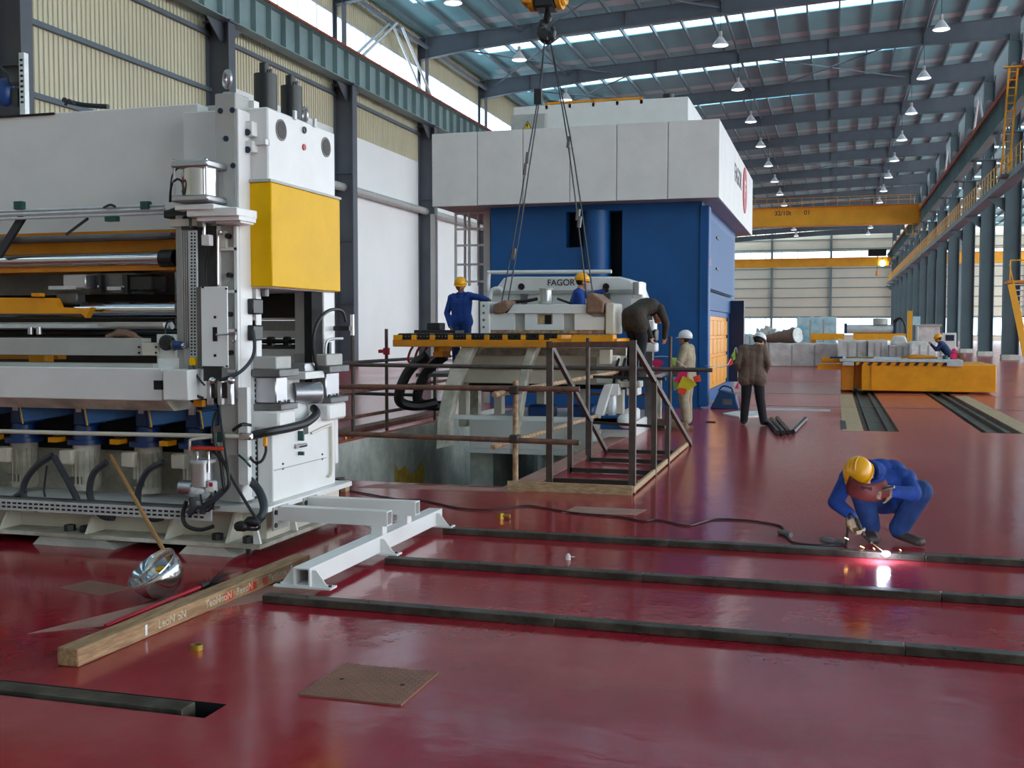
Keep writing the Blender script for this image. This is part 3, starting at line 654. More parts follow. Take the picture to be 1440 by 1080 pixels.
# things lying on the cart
tag(B().box(-.1, .25, 32.5, 32.8, .93, .98).build('rag', 'navy_cloth'), 'dark blue rag lying on the corner of the orange cart', 'rag')
tag(B().tube([(.35,32.6,.955),(.6,32.5,.965),(.9,32.6,.955),(1.1,32.5,.96)], .022).build('chain', 'cap_gold'), 'pale chain lying on the silver top of the cart', 'chain')
tag(B().tube([(1.85,32.8,.96),(2.1,32.7,.99),(2.6,32.8,.98),(2.8,32.8,.96)], [.03,.06,.05,.03]).build('folded_sling', 'dark_orange'), 'folded orange lifting sling lying on the cart top', 'sling')
tag(B().cyl((2.98,32.6,.93),(2.98,32.6,1.03),.07,n=12).build('tape_reel', 'green_clamp'), 'small green reel standing on the orange cart', 'reel')
fg = thing('gas_regulator', 'red pressure regulator with round dials on the orange cart', 'tool', (3.2,32.7,.93))
B().cyl((3.2,32.55,1.02),(3.2,32.62,1.02),.08,n=14).build('dial','flag_pink',fg); B().cyl((3.2,32.55,1.17),(3.2,32.62,1.17),.06,n=14).build('dial','flag_pink',fg); B().box(3.12,3.3,32.62,32.75,.93,1.12).build('body','print_red',fg); 
tag(B().ball((3.42,32.8,1.02),(.12,.1,.095),10,6).build('cloth_bundle','sack'), 'brown crumpled cloth bundle beside the red regulator on the cart', 'cloth')

# ------------------------------------------------------------------ wrapped goods and machine parts far down the hall
def crate(px0, py0, px1, y, d, m, label, cat='crate', name='wrapped_crate', top=None, zb=0.0, wob=.05):
    a, c = U(px0, py0, y=y), U(px1, py0, y=y)
    t = thing(name, label, cat, ((a.x+c.x)/2, y+d/2, zb))
    z1 = a.z; b = B(); nx = 8
    P = [(a.x, zb), (c.x, zb)] + [(c.x+(a.x-c.x)*i/nx, z1+random.uniform(-wob, wob)) for i in range(nx+1)]
    b.prism(P, 'y', y, y+d); b.build('wrapping', m, t, bevel=.05, seg=2)
    for i in (1, 2): xx = a.x+(c.x-a.x)*i/3; B().box(xx-.04, xx+.04, y-.012, y, zb+.05, z1-.12).build('strap', 'grey_paint', t)
    for i in (0, 1): B().box(a.x+.05, c.x-.05, y+.1+i*(d-.4), y+.3+i*(d-.4), zb-.0, zb+.08).build('skid', 'pale_wood', t)
    return t
crate(1082, 482, 1178, 54, 2.5, 'wrap_grey', 'long grey plastic wrapped crate at the end of the row behind the standing man')
crate(1179, 478, 1219, 52, 2.5, 'wrap_grey', 'grey wrapped crate with bulging film behind the left end of the orange cart')
crate(1221, 478, 1248, 51.5, 2.5, 'wrap_grey', 'narrow pale wrapped crate behind the middle of the orange cart')
q = crate(1251, 484, 1279, 51, 2, 'wrap_grey', 'wrapped crate with a bell shaped hump on top behind the cart')
a, c = U(1256, 472, y=51), U(1275, 472, y=51)
B().prism([(a.x-.05, q.children[0].bound_box[1][2]*0+U(1256,484,y=51).z-.02), (c.x+.1, U(1256,484,y=51).z-.02), (c.x-.05, a.z), (a.x+.1, a.z)], 'y', 51.3, 52.6).build('hump', 'wrap_grey', q, bevel=.06, seg=2)
crate(1281, 481, 1318, 50, 2.2, 'paper', 'white topped wrapped crate nearest the bending worker in navy')
crate(1121, 446, 1177, 62, 2, 'wrap_blue', 'tall crate wrapped in pale blue film standing in front of the end wall')
crate(1040, 470, 1062, 60, 2, 'wrap_blue', 'small film wrapped bundle beside the navy press post')
crate(1063, 463, 1090, 63, 2, 'wrap_grey', 'crumpled film wrapped bundle behind the standing man', wob=.25)
crate(1091, 464, 1118, 66, 2, 'wrap_blue', 'bluish film wrapped bundle beneath the tall blue crate', wob=.2)
rl = thing('fabric_roll', 'brown roll with a pale round end lying on the wrapped crates', 'roll', (-1.8, 55.5, 1.2))
a, c = U(1078, 476, y=55.2), U(1121, 467, y=54.6)
B().cyl((a.x, 56.4, 1.32), (c.x, 54.9, 1.5), .2, .4, n=18).build('roll_body', 'tarp_brown', rl); B().cyl((c.x, 54.9, 1.5), (c.x+.04, 54.87, 1.505), .37, n=18).build('roll_end', 'paper', rl)
ob = thing('machine_frame', 'orange machine frame carrying a silver roller behind the wrapped crates', 'machine', (3.4, 57, 0))
for p0, p1 in ((1140, 1187), (1200, 1274)): B().pbox(p0, 469, p1, 478, 57, .6).build('frame_beam', 'orange_paint', ob)
for px in (1144, 1183, 1204, 1270): a = U(px, 478, y=57.1); B().box(a.x-.12, a.x+.12, 57.1, 57.5, 0, a.z+.05).build('leg', 'dark_orange', ob)
a, c = U(1191, 461, y=57.3), U(1256, 461, y=57.3)
zb_ = U(1200, 469, y=57).z
B().cyl((a.x, 57.3, zb_+.22), (c.x, 57.3, zb_+.22), .22, n=18).build('roller', 'galvanised', ob)
for xx in (a.x-.06, c.x+.06): B().box(xx-.06, xx+.06, 57.05, 57.55, zb_, zb_+.5).build('bearing_block', 'navy', ob)
B().cyl((c.x-.6, 57.3, zb_+.44), (c.x-.6, 57.3, zb_+.75), .35, n=14).build('hub', 'grey_paint', ob)
for i in range(3): B().tube([(c.x, 57.3, zb_+.4+.1*i), (c.x+.3, 57.2, zb_+.75), (c.x+.55, 57.2, zb_+.4), (c.x+.6, 57.2, zb_-.2)], .05).build('hose', 'black_rubber', ob)
a, c = U(1325, 468, y=44), U(1345, 468, y=44)
t = thing('control_cabinet', 'pale grey control cabinet by the colonnade behind the bending worker', 'cabinet', (a.x, 44, 0)); B().box(a.x, c.x, 44, 44.8, 0, a.z).build('body', 'white_paint', t, bevel=.01); B().box(a.x+.12, a.x+.42, 43.98, 44, a.z-.3, a.z-.08).build('display', 'navy', t)
t = thing('control_cabinet', 'bluish grey low cabinet with a top rail far along the colonnade', 'cabinet', (U(1306,470,y=64).x, 64, 0)); a, c = U(1292, 459, y=64), U(1322, 459, y=64); B().box(a.x, c.x, 64, 65, 0, a.z).build('body', 'wrap_grey', t); B().box(a.x-.1, c.x+.1, 63.9, 65.1, a.z, a.z+.12).build('top_rail', 'grey_paint', t)
t = thing('hoist_post', 'slim yellow post standing among the far machine parts', 'post', (U(1280,440,y=60).x, 60, 0)); a = U(1280, 437, y=60); B().box(a.x-.12, a.x+.12, 60, 60.24, .05, a.z).build('shaft', 'crane_yellow', t); B().box(a.x-.3, a.x+.3, 59.85, 60.4, 0, .05).build('foot_plate', 'dark_orange', t)
a = U(1289, 451, y=59); t = thing('sign_board', 'small pale blue board on a thin leg beside the yellow post', 'sign', (a.x, 59, 0)); B().box(a.x-.18, a.x+.18, 59, 59.03, a.z-.22, a.z+.22).build('board', 'wrap_blue', t); B().box(a.x-.03, a.x+.03, 59.03, 59.07, 0, a.z).build('leg', 'grey_paint', t)
# ------------------------------------------------------------------ machine in the pit, with its orange roller table
pm = thing('feeder_machine', 'white coil feeder with orange roller table standing in the floor pit', 'machine', (-5.2, 18, PZ))
def ppoly(pts, y): return [(U(a, b, y=y).x, U(a, b, y=y).z) for a, b in pts]
B().pbox(660, 592, 890, 634, 17.4, 3.0).build('base_box', 'white_paint', pm, bevel=.02)
B().pbox(653, 634, 892, 640, 17.2, 3.4).build('base_plate', 'white_paint', pm)
z_ = U(700, 640, y=17.2).z
for px in (680, 780, 870): a = U(px, 640, y=17.6); B().box(a.x-.2, a.x+.2, 17.5, 20.4, PZ, z_).build('pedestal', 'concrete', pm)
B().pbox(634, 586, 880, 592, 16.9, .12).build('tie_bar', 'white_paint', pm)
def leg(pts, y, d, m='grime_white'): return B().prism(ppoly(pts, y), 'y', y, y+d).build('curved_leg', m, pm, bevel=.01)
leg([(648,488),(634,515),(622,555),(615,590),(613,632),(630,628),(632,590),(638,560),(650,525),(667,488)], 16.7, .25)
leg([(662,488),(650,512),(643,540),(652,548),(662,520),(676,488)], 17.6, .2)
leg([(742,488),(733,515),(726,555),(720,600),(717,638),(724,634),(728,600),(735,555),(745,515),(756,488)], 16.7, .25)
leg([(850,540),(842,560),(834,590),(828,622),(838,622),(846,592),(853,566),(862,540)], 16.9, .25, 'white_paint')
for a, b in ((500, 514), (520, 540)): B().pbox(640, a, 880, b, 17.5, .5).build('cross_beam', 'cream_paint', pm, bevel=.015)
B().pbox(650, 489, 880, 500, 17.8, .6).build('cross_beam', 'grime_white', pm)
# table
B().pbox(552, 478, 772, 488, 16.55, 1.2).build('table_beam', 'dark_orange', pm, bevel=.01)
B().pbox(772, 476, 868, 485, 16.55, 1.2).build('table_beam', 'orange_paint', pm, bevel=.01)
B().pbox(803, 472, 862, 483, 16.5, .3).build('comb_plate', 'orange_paint', pm, bevel=.005)
for i in range(18): B().pbox(804+i*3.3, 470.5, 805.8+i*3.3, 472, 16.5, .3).build('comb_tooth', 'orange_paint', pm)
for i in range(10): x0 = 553+i*25.6; B().pbox(x0, 471, x0+(11 if i == 0 else 6), 478, 16.55, 1.2).build('roller_block', 'orange_paint', pm)
r0_ = None
for i in range(9):
    for j in range(4):
        q = U(562.5+i*25.6+j*4.6, 473, y=16.6)
        if r0_ is None: r0_ = B().cyl((q.x, 16.6, q.z), (q.x, 17.7, q.z), .052, n=10).build('roller', 'black_rubber', pm); q0 = q.copy(); s0_ = B().cyl((q.x, 16.57, q.z), (q.x, 16.6, q.z), .009, n=6).build('axle', 'chrome', r0_)
        else:
            c = r0_.copy(); COL.objects.link(c); c.location = (q.x-q0.x, 0, q.z-q0.z); e = s0_.copy(); COL.objects.link(e); e.parent = c
B().pbox(582, 464, 640, 470, 18.0, .5).build('drive_box', 'black_paint', pm, bevel=.01); B().pbox(600, 454, 618, 464, 18.1, .3).build('drive_motor', 'black_paint', pm, bevel=.01)
B().pbox(610, 488, 622, 502, 16.9, .4).build('hanger_bracket', 'dark_orange', pm); B().pbox(617, 488, 627, 494, 16.8, .3).build('hanger_bracket', 'orange_paint', pm)
B().pbox(640, 540, 880, 546, 18.2, .4).build('shaft_guard', 'dark_gap', pm)
for px, dy in ((578, 0), (604, .3)):                                # looping black drag hoses
    y = 17.5+dy
    B().tube([U(px+22, 500, y=y), U(px-2, 520, y=y), U(px-16, 550, y=y), U(px-14, 566, y=y+.1), U(px+8, 571, y=y+.3), U(px+36, 566, y=y+.5)], .09, n=8).build('drag_hose', 'black_rubber', pm)
# working platform behind the table
plz = .98
B().box(-6.95, -2.85, 17.75, 20.3, plz-.06, plz).build('platform', 'dull_steel', pm)
for x in (-6.6, -3.1): B().box(x-.08, x+.08, 19.9, 20.1, PZ, plz-.06).build('column', 'grime_white', pm)
for px in (650, 700, 760, 820, 870): a = U(px, 560, y=18.6); B().box(a.x-.07, a.x+.07, 18.6, 18.8, U(px,592,y=18.6).z-.1, plz-.06).build('column', 'cream_paint', pm)
# lower drives
for px in (742, 800): B().pbox(px, 570, px+34, 588, 17.7, .4).build('lower_motor', 'motor_blue', pm, bevel=.03)
for px0, px1, y in ((854, 867, 17.1), (884, 894, 17.3)):
    a, c = U(px0, 545, y=y), U(px1, 592, y=y); B().cyl(((a.x+c.x)/2, y, c.z), ((a.x+c.x)/2, y, a.z), (c.x-a.x)/2, n=14).build('jack_cylinder', 'galvanised', pm)
    B().pbox(px0-3, 540, px1+3, 556, y-.15, .35).build('jack_head', 'white_paint', pm, bevel=.01)
B().pbox(838, 500, 868, 540, 17.2, .3).build('jack_body', 'white_paint', pm, bevel=.015); B().pbox(843, 492, 858, 512, 17.0, .2).build('jack_body', 'cream_paint', pm)
B().pbox(868, 515, 895, 534, 17.1, .35).build('valve_block', 'black_paint', pm, bevel=.02); B().pbox(872, 536, 900, 545, 17.0, .3).build('valve_block', 'grime_white', pm, bevel=.01)
for i in range(4): a = U(870+i*9, 505, y=17.3); c = U(862+i*11, 548, y=17.2); B().tube([a, U(866+i*10, 520, y=16.95), c], .025, n=6).build('hydraulic_hose', 'black_rubber', pm)
B().pbox(845, 585, 885, 604, 16.9, .5).build('pump_bed', 'press_blue', pm); a = U(880, 592, y=16.8); B().ball(a, (.14,.14,.12), 12, 8).build('pump_head', 'white_paint', pm)
B().pbox(878, 575, 896, 592, 16.9, .3).build('pump_body', 'white_paint', pm, bevel=.03)
# hood carrying the maker's name
hy = 19.2
hp = [(686,436),(686,420),(702,399),(708,391),(716,389),(872,389),(886,393),(895,402),(901,418),(901,436)]
hd = B().prism(ppoly(hp, hy), 'y', hy, hy+1.0).build('hood', 'white_paint', pm, bevel=.03, seg=2)
B().pbox(692, 408, 893, 413, hy-.05, .06).build('hood_rail', 'grey_paint', pm)
for px in (733, 852): a = U(px, 403, y=hy-.02); B().cyl((a.x, hy-.02, a.z), (a.x, hy, a.z), .06, n=12).build('hood_hole', 'dark_gap', pm)
for px in (736, 853): B().pbox(px-4, 413, px+4, 436, hy-.08, .08).build('slide_rod', 'dull_steel', pm)
text('FAGOR', 'lettering', 'print_dark', .155, (U(769.5, 397, y=hy).x, hy-.004, U(770, 398, y=hy).z), RX, pm)
B().pbox(907, 436, 917, 600, 18.8, .2).build('pneumatic_column', 'dull_steel', pm)
B().tube([U(686,440,y=19.0), U(687,392,y=19.0), U(690,384,y=19.0), U(700,383,y=19.0), U(860,382,y=19.0)], .035, n=8, sub=3).build('guard_pipe', 'white_paint', pm)
B().tube([U(688,438,y=18.9), U(690,412,y=18.9), U(698,406,y=18.9), U(706,408,y=18.9)], .04, n=8).build('guard_pipe', 'white_paint', pm)
# right hand pneumatics
for (p0, q0_, p1, q1, m) in ((889, 396, 904, 420, 'white_paint'), (886, 418, 908, 436, 'white_paint'), (899, 428, 912, 438, 'orange_paint'), (905, 450, 920, 470, 'white_paint'), (903, 463, 922, 480, 'black_paint'), (902, 482, 922, 495, 'white_paint')):
    B().pbox(p0, q0_, p1, q1, 18.7, .35).build('pneumatic_unit', m, pm, bevel=.02)
a, c = U(897, 397, y=18.6), U(897, 414, y=18.6); B().cyl(a, c, .085, n=14).build('air_cylinder', 'aluminium', pm)
# ------------------------------------------------------------------ white beam hanging in the slings
hbm = thing('lifted_beam', 'white machined cross beam hanging in rope slings above the orange table', 'beam', (-4.45, 17.6, 1.75))
y = 17.35
B().prism(ppoly([(683,465),(683,441),(714,440),(722,428),(848,428),(848,440),(850,441),(850,465)], y), 'y', y+.06, y+.6).build('core', 'grey_paint', hbm)
for P in ([(683,464),(683,441),(714,440),(718,441),(723,441),(723,464)], [(738,464),(738,441),(755,441),(755,456),(777,456),(777,441),(792,441),(792,464)], [(808,464),(808,441),(826,441),(834,446),(850,446),(850,464)]):
    B().prism(ppoly(P, y), 'y', y, y+.07).build('face_plate', 'white_paint', hbm)
B().prism(ppoly([(712,441),(722,428),(825,428),(825,441)], y-.03), 'y', y-.03, y+.5).build('top_flange', 'white_paint', hbm, bevel=.01)
B().pbox(755, 443, 777, 456, y+.03, .04).build('window_gap', 'pale_wood', hbm); B().pbox(766, 443, 775, 456, y+.025, .02).build('window_gap', 'dark_gap', hbm)
B().pbox(683, 464, 850, 469, y+.02, .55).build('lower_flange', 'pale_rust', hbm)
B().pbox(675, 424, 688, 470, y-.05, .7).build('end_plate', 'white_paint', hbm, bevel=.01)
B().pbox(851, 426, 864, 470, y-.05, .7).build('end_plate', 'cream_paint', hbm, bevel=.02)
for py in (430, 440, 450, 460):
    a = U(680, py, y=y-.06); B().cyl((a.x, y-.06, a.z), (a.x, y-.05, a.z), .02, n=8).build('bolt', 'dull_steel', hbm)
a, c = U(768, 426, y=y+.3), U(768, 408, y=y+.3)
cy = B().cyl((a.x, y+.3, a.z), (a.x, y+.3, c.z), .095, n=18).build('air_cylinder', 'aluminium', hbm); B().cyl((a.x, y+.3, c.z), (a.x, y+.3, c.z+.03), .12, n=18).build('cylinder_cap', 'grey_paint', cy); B().cyl((a.x, y+.3, a.z-.02), (a.x, y+.3, a.z+.03), .13, n=18).build('cylinder_flange', 'grey_paint', cy)
B().tube([U(784,420,y=y+.3), U(795,424,y=y+.25), U(806,428,y=y+.3)], .02).build('hose', 'black_rubber', hbm)
B().tube([U(712,425,y=y+.5), U(740,423,y=y+.45), U(756,420,y=y+.5)], .03).build('hose', 'black_rubber', hbm)
# sacking pads under the slings
for i, P in enumerate(([(694,428),(712,421),(716,434),(706,441),(694,442)], [(825,412),(833,411),(850,424),(848,440),(824,441)])):
    tag(B().prism(ppoly(P, y-.08), 'y', y-.1, y+.7).build('sacking_pad', 'sack', bevel=.03, seg=2), ['small brown sacking pad under the rope sling by the pierced end plate', 'large brown sacking pad under the rope sling beside the kneeling worker'][i], 'pad', 'sacking pads under the slings')
# hook block and rope slings
hy_ = 17.65
hk = thing('hook_block', 'yellow crane hook block with a dark hook hanging over the pit', 'hook', tuple(U(769, 20, y=hy_)))
c = U(768, 4, y=hy_)
B().box(c.x-.17, c.x+.17, hy_-.2, hy_+.2, c.z-.12, c.z+.5).build('block_body', 'black_paint', hk, bevel=.03)
for s in (-1, 1): B().cyl((c.x+s*.19, hy_, c.z+.18), (c.x+s*.27, hy_, c.z+.18), .3, n=24).build('sheave_cheek', 'crane_yellow', hk); B().torus((c.x+s*.29, hy_, c.z+.18), (1,0,0), .2, .05).build('sheave_rim', 'crane_yellow', hk)
B().box(c.x-.36, c.x-.2, hy_-.25, hy_+.05, c.z-.05, c.z+.5).build('side_guard', 'dark_orange', hk, bevel=.02)
for s in (-.1, .1): B().cyl((c.x+s, hy_, c.z+.3), (c.x+s, hy_, 15.2), .012, n=5).build('hoist_rope', 'black_paint', hk)
k = U(770, 26, y=hy_)
B().lathe([(.035,.14),(.06,.06),(.075,0),(.05,-.06)], k, n=14, close=True).build('hook_shank', 'black_paint', hk)
k = U(770, 44, y=hy_)
pts = [U(770,28,y=hy_), U(764,33,y=hy_), U(762,42,y=hy_), U(766,52,y=hy_), U(772,54,y=hy_), U(777,47,y=hy_), U(777,38,y=hy_)]
B().tube(pts, [.05,.075,.09,.1,.1,.085,.06,.04], n=10).build('hook', 'black_paint', hk)
def sling(path, name, label, clamp):
    t = thing(name, label, 'sling', tuple(U(*path[-1], y=hy_)), 'rope slings holding the white beam')
    for dx, dy in ((0, 0), (9, .28)):
        B().tube([U(px+(dx*i/(len(path)-1)), py, y=hy_-.05-dy*i/(len(path)-1)*.6) for i, (px, py) in enumerate(path)], .013, n=6, sub=2).build('rope', 'hose', t)
    for px, py in clamp: a = U(px, py, y=hy_-.1); B().cyl(a+Vector((0,0,-.09)), a+Vector((.02,0,.09)), .035, n=8).build('shackle', 'dull_steel', t)
    return t
sl = sling([(766,55),(757,135),(741,228),(722,340),(704,432)], 'rope_sling', 'steel rope sling with a black grip running to the small sacking pad', [(741,222),(738,238),(722,357)])
a = U(757, 136, y=hy_-.08); B().box(a.x-.06, a.x+.06, a.y-.05, a.y+.05, a.z-.12, a.z+.12).build('rope_grip', 'black_paint', sl)
sling([(773,55),(785,120),(797,190),(809,280),(826,424)], 'rope_sling', 'steel rope sling running down to the large sacking pad', [(799,200),(812,302),(814,312)])
# ------------------------------------------------------------------ white levelling machine beside the camera
lm = thing('levelling_machine', 'long white sheet levelling machine with a yellow end cover on its post', 'machine', (-5.5, 8.1, 0))
XO = -9.2                                                  # it runs on out of the picture
def P(name, m, *boxes, **k):
    b = B()
    for q in boxes: b.box(*q)
    return b.build(name, m, lm, **k)
def PP(name, m, px0, py0, px1, py1, y, d, par=None, **k): return B().pbox(px0, py0, px1, py1, y, d).build(name, m, par or lm, **k)
# base
P('base_plate', 'grime_white', (XO, -4.12, 7.3, 8.95, .075, .105))
P('base_flange', 'white_paint', (XO, -4.12, 7.38, 8.95, .335, .375))
P('base_web', 'cream_paint', (XO, -4.2, 7.55, 8.85, .105, .335))
for x in (-8.6, -7.55, -6.5, -5.68, -4.95, -4.42): B().prism([(7.33,.105),(7.55,.105),(7.55,.335),(7.47,.335)], 'x', x-.012, x+.012).build('gusset', 'cream_paint', lm)
for y in (7.36, 7.95, 8.55): B().prism([(-4.14,.105),(-4.2,.105),(-4.2,.335)], 'y', y-.012, y+.012).build('gusset', 'white_paint', lm)
for x, y in ((-4.55,7.42),(-4.26,7.38),(-5.9,7.42),(-5.75,7.42),(-4.2,8.8),(-7.2,7.42)):
    bb = B().cyl((x,y,.02),(x,y,.16),.022,n=8).build('anchor_bolt','black_paint',lm); B().cyl((x,y,.105),(x,y,.155),.045,n=6).build('nut','black_paint',bb)
P('foot_pad', 'concrete', (-4.9,-4.5,7.25,7.75,0,.075), (-6.3,-5.6,7.3,7.8,0,.075), (-8,-7.2,7.3,7.8,0,.075)) if False else None
for x0, x1 in ((-4.75,-4.45), (-6.1,-5.5), (-7.6,-7.0)):
    B().prism([(x0-.08,0),(x1+.1,0),(x1,.075),(x0,.075)], 'y', 7.32, 8.9).build('grout_pad', 'concrete', lm)
# lower body
P('lower_body', 'grime_white', (XO, -4.62, 7.85, 8.75, .375, 1.05))
P('end_body', 'white_paint', (-4.75, -4.2, 7.66, 8.78, .375, 1.0), bevel=.008)
P('body_seam', 'grey_paint', (-4.2, -4.194, 7.68, 8.6, .62, .628))
P('side_flap', 'white_paint', (-4.3, -4.2, 8.78, 8.84, .55, 1.08))
B().tube([(-4.19,8.3,.86),(-4.18,8.62,.9),(-4.18,8.66,.86),(-4.18,8.66,.5),(-4.18,8.6,.46)], .012, n=6, sub=3).build('edge_seal', 'cream_paint', lm)
for y, z in ((7.82,.66),(8.52,.66),(7.82,.62),(8.52,.62)): B().cyl((-4.2,y,z),(-4.193,y,z),.009,n=8).build('screw','black_paint',lm)
# jack seats standing on the end body
for y0, y1 in ((7.62, 7.9), (8.5, 8.85)):
    P('jack_bracket', 'white_paint', (-4.5,-4.12,y0,y1,.95,1.1), bevel=.02)
    P('jack_plate', 'dull_steel', (-4.5,-4.1,y0,y1,1.1,1.15), bevel=.006)
    P('jack_body', 'aluminium', (-4.42,-4.16,y0+.03,y1-.06,1.15,1.36), bevel=.01)
    P('jack_cap', 'dull_steel', (-4.5,-4.1,y0-.02,y1+.02,1.36,1.42), bevel=.006); P('wedge_block', 'grey_paint', (-4.45,-4.14,y0,y1-.03,1.42,1.52), bevel=.008)
    for dy in (.05, .2):
        for dx in (-4.14, -4.4): B().cyl((dx,y0+dy,1.15),(dx,y0+dy,1.175),.013,n=6).build('cap_screw','black_paint',lm)
B().lathe([(.28,0),(.24,.1),(.17,.22),(.15,.42)], (-4.48,8.25,1.0), n=20, close=True).build('pillar_cone', 'white_paint', lm)
B().cyl((-4.3,8.22,1.2),(-4.13,8.36,1.2),.09,n=16).build('limit_cylinder','aluminium',lm); B().cyl((-4.13,8.36,1.2),(-4.125,8.364,1.2),.085,n=16).build('cylinder_face','white_paint',lm)
P('limit_bracket', 'white_paint', (-4.4,-4.16,8.15,8.5,1.32,1.38), bevel=.005); P('limit_block', 'aluminium', (-4.36,-4.2,8.22,8.4,1.38,1.45), bevel=.005)
P('coupling_clip','green_clamp',(-4.2,-4.15,8.08,8.1,.7,.73)); bt = P('hose_coupling', 'green_clamp', (-4.2,-4.15,8.08,8.1,.82,.9)); B().cyl((-4.17,8.02,.78),(-4.17,8.16,.78),.018,n=8).build('coupling_body','chrome',bt); P('name_plate','black_paint',(-4.2,-4.195,8.18,8.26,.86,.95))
# post frame
FX0, FX1, FY = U(304,300,y=7.45).x, -4.37, 7.45
P('front_post', 'grey_paint', (FX0, FX1, FY, 7.66, .4, 3.52), bevel=.006)  # grey colour takes in the shade on the post front
P('post_lit_side', 'white_paint', (FX1+.001, FX1+.022, FY+.004, 7.635, .4, 3.4), bevel=.004)  # white sheet painting the lit side of the grey post
P('post_inner', 'white_paint', (FX0+.03, -4.33, 7.66, 7.74, .4, 3.5))
for px, py in ((310,156),(327,155),(318,195),(328,233)): a = U(px, py, y=FY); B().cyl((a.x,FY-.006,a.z),(a.x,FY,a.z),.022,n=12).build('bolt_hole','navy',lm)
P('upper_block', 'white_paint', (-4.95, -4.2, 7.64, 8.82, 2.05, 3.44), bevel=.012)
P('rear_post', 'white_paint', (-4.5, -4.22, 8.62, 8.83, 1.3, 2.06), bevel=.006)
P('inner_dark_block', 'dark_gap', (U(428,470,y=8.42).x, -4.235, 8.42, 8.615, 1.2, 2.06))  # black block covering the front of the rear post
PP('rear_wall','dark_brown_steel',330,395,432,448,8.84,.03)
# yellow cover with its grey top edge
P('yellow_cover', 'yellow_paint', (-4.42, -4.165, 7.615, 8.84, 2.06, 2.865), bevel=.008)
P('cover_edge', 'grey_paint', (-4.45, -4.16, 7.6, 8.86, 2.865, 2.885))
for y in (7.75, 8.5): B().cyl((-4.3,y,1.99),(-4.3,y,2.06),.03,n=10).build('cover_stud','dull_steel',lm)
for z in (2.15, 2.78): B().cyl((-4.36,7.607,z),(-4.36,7.615,z),.008,n=8).build('screw','black_paint',lm)
for py, pz in ((183,0),(207,1)): a = U((395,458)[pz], py, x=-4.2); B().cyl((-4.2,a.y,a.z),(-4.193,a.y,a.z),.085,n=24).build('bearing_bore','dull_steel',lm); B().cyl((-4.193,a.y,a.z),(-4.19,a.y,a.z),.07,n=24).build('bore_face','dark_brown_steel',lm)
a = U(427,207,x=-4.2); B().cyl((-4.2,a.y,a.z),(-4.19,a.y,a.z),.026,n=16).build('emblem','print_red',lm)
a = U(427,183,x=-4.2); B().torus((-4.19,a.y,a.z),(1,0,0),.022,.008,n=14,m=6).build('eye_ring','dull_steel',lm)
for px, py in ((413,161),(441,172)): a = U(px,py,x=-4.2); P('pipe_clip','galvanised',(-4.2,-4.18,a.y-.02,a.y+.02,a.z-.04,a.z+.03))
# hydraulic units and lifting eyes on top
for px0, px1, pt, pb in ((356,391,105,143),(394,426,122,158)):
    yc = 7.95 if px0 < 380 else 8.32
    a = U((px0+px1)/2, pb, y=yc); r = (px1-px0)/2/F*yc*1.02
    top = U((px0+px1)/2, pt, y=yc).z
    cb = B().cyl((a.x,yc,3.44),(a.x,yc,top),r,n=24).build('hydraulic_motor','black_paint',lm); B().cyl((a.x-.01,yc,top),(a.x-.01,yc,top+.09),r*.42,n=16).build('motor_cap','black_paint',cb)
    B().cyl((a.x+r*.6,yc,top),(a.x+r*.6,yc,top+.04),.02,n=8).build('port','dull_steel',cb); B().cyl((a.x,yc,3.44),(a.x,yc,3.46),r*1.12,n=24).build('motor_flange','black_paint',cb)
def eye(x, y, z, h, w_, d):
    pr_ = []
    b = B(); n = 16
    out = [(x-w_/2, z)] + [(x-w_/2*math.cos(t), z+h-w_/2+w_/2*math.sin(t)) for t in np.linspace(0, math.pi, n)] + [(x+w_/2, z)]
    return B().prism(out, 'y', y-d/2, y+d/2), B().cyl((x, y-d/2-.004, z+h-w_/2), (x, y+d/2+.004, z+h-w_/2), w_*.27, n=14)
for x, y, z, h, w_ in ((-4.5,7.56,3.52,.19,.13),(-4.36,8.55,3.44,.17,.09)):
    b = B().torus((x,y,z+h-.06),(0.8,1,0),.055,.021,n=24,m=8); b.cyl((x,y,z),(x,y,z+.03),.05,.03,n=14); b.build('lifting_eye','aluminium',lm)
P('seal_block', 'white_paint', (-4.37,-4.2,7.5,7.64,3.02,3.36)) if False else None
# hinge blocks between post and end block
for py0, py1 in ((173,198),(200,220)):
    a, c = U(348,py0,x=FX1), U(362,py1,x=FX1); P('hinge_block','white_paint',(FX1,-4.29,7.56,7.66,c.z,a.z),bevel=.006)
    q = U(354,(py0+py1)/2,x=-4.29); B().cyl((-4.33,7.553,q.z),(-4.33,7.56,q.z),.026,n=14).build('hinge_bolt','navy',lm)
P('hinge_arm','white_paint',(-4.4,-4.2,7.6,7.66,U(355,200,y=7.6).z-.02,U(355,200,y=7.6).z+.02))
# long cover beam
b0 = P('cover_beam', 'white_paint', (XO, U(279,200,y=7.85).x, 7.85, 8.6, U(100,330,y=7.85).z, 3.55), bevel=.008)
P('beam_end', 'grey_paint', (U(279,200,y=7.9).x, FX0+.04, 8.0, 8.5, 2.55, 3.56))
P('beam_trim', 'dark_gap', (XO, U(75,150,y=7.83).x, 7.83, 7.85, 3.535, 3.55))
B().tube([U(90,140,y=7.95), U(96,143,y=8.0), U(120,148,y=8.1), U(152,150,y=8.1)], .022, n=6).build('cable','black_rubber',lm); B().tube([U(92,148,y=7.95), U(97,141,y=7.95), U(105,147,y=8.0)], .012, n=6).build('cable','black_rubber',lm)
vr = thing('cable_mast', 'pale perforated cable mast rising behind the machine beside a dark column', 'mast', (U(33,100,y=8.9).x, 8.9, 0)); a = U(33,75,y=8.9); B().box(a.x-.03,a.x+.03,8.87,8.93,0,a.z).build('upright','galvanised',vr)
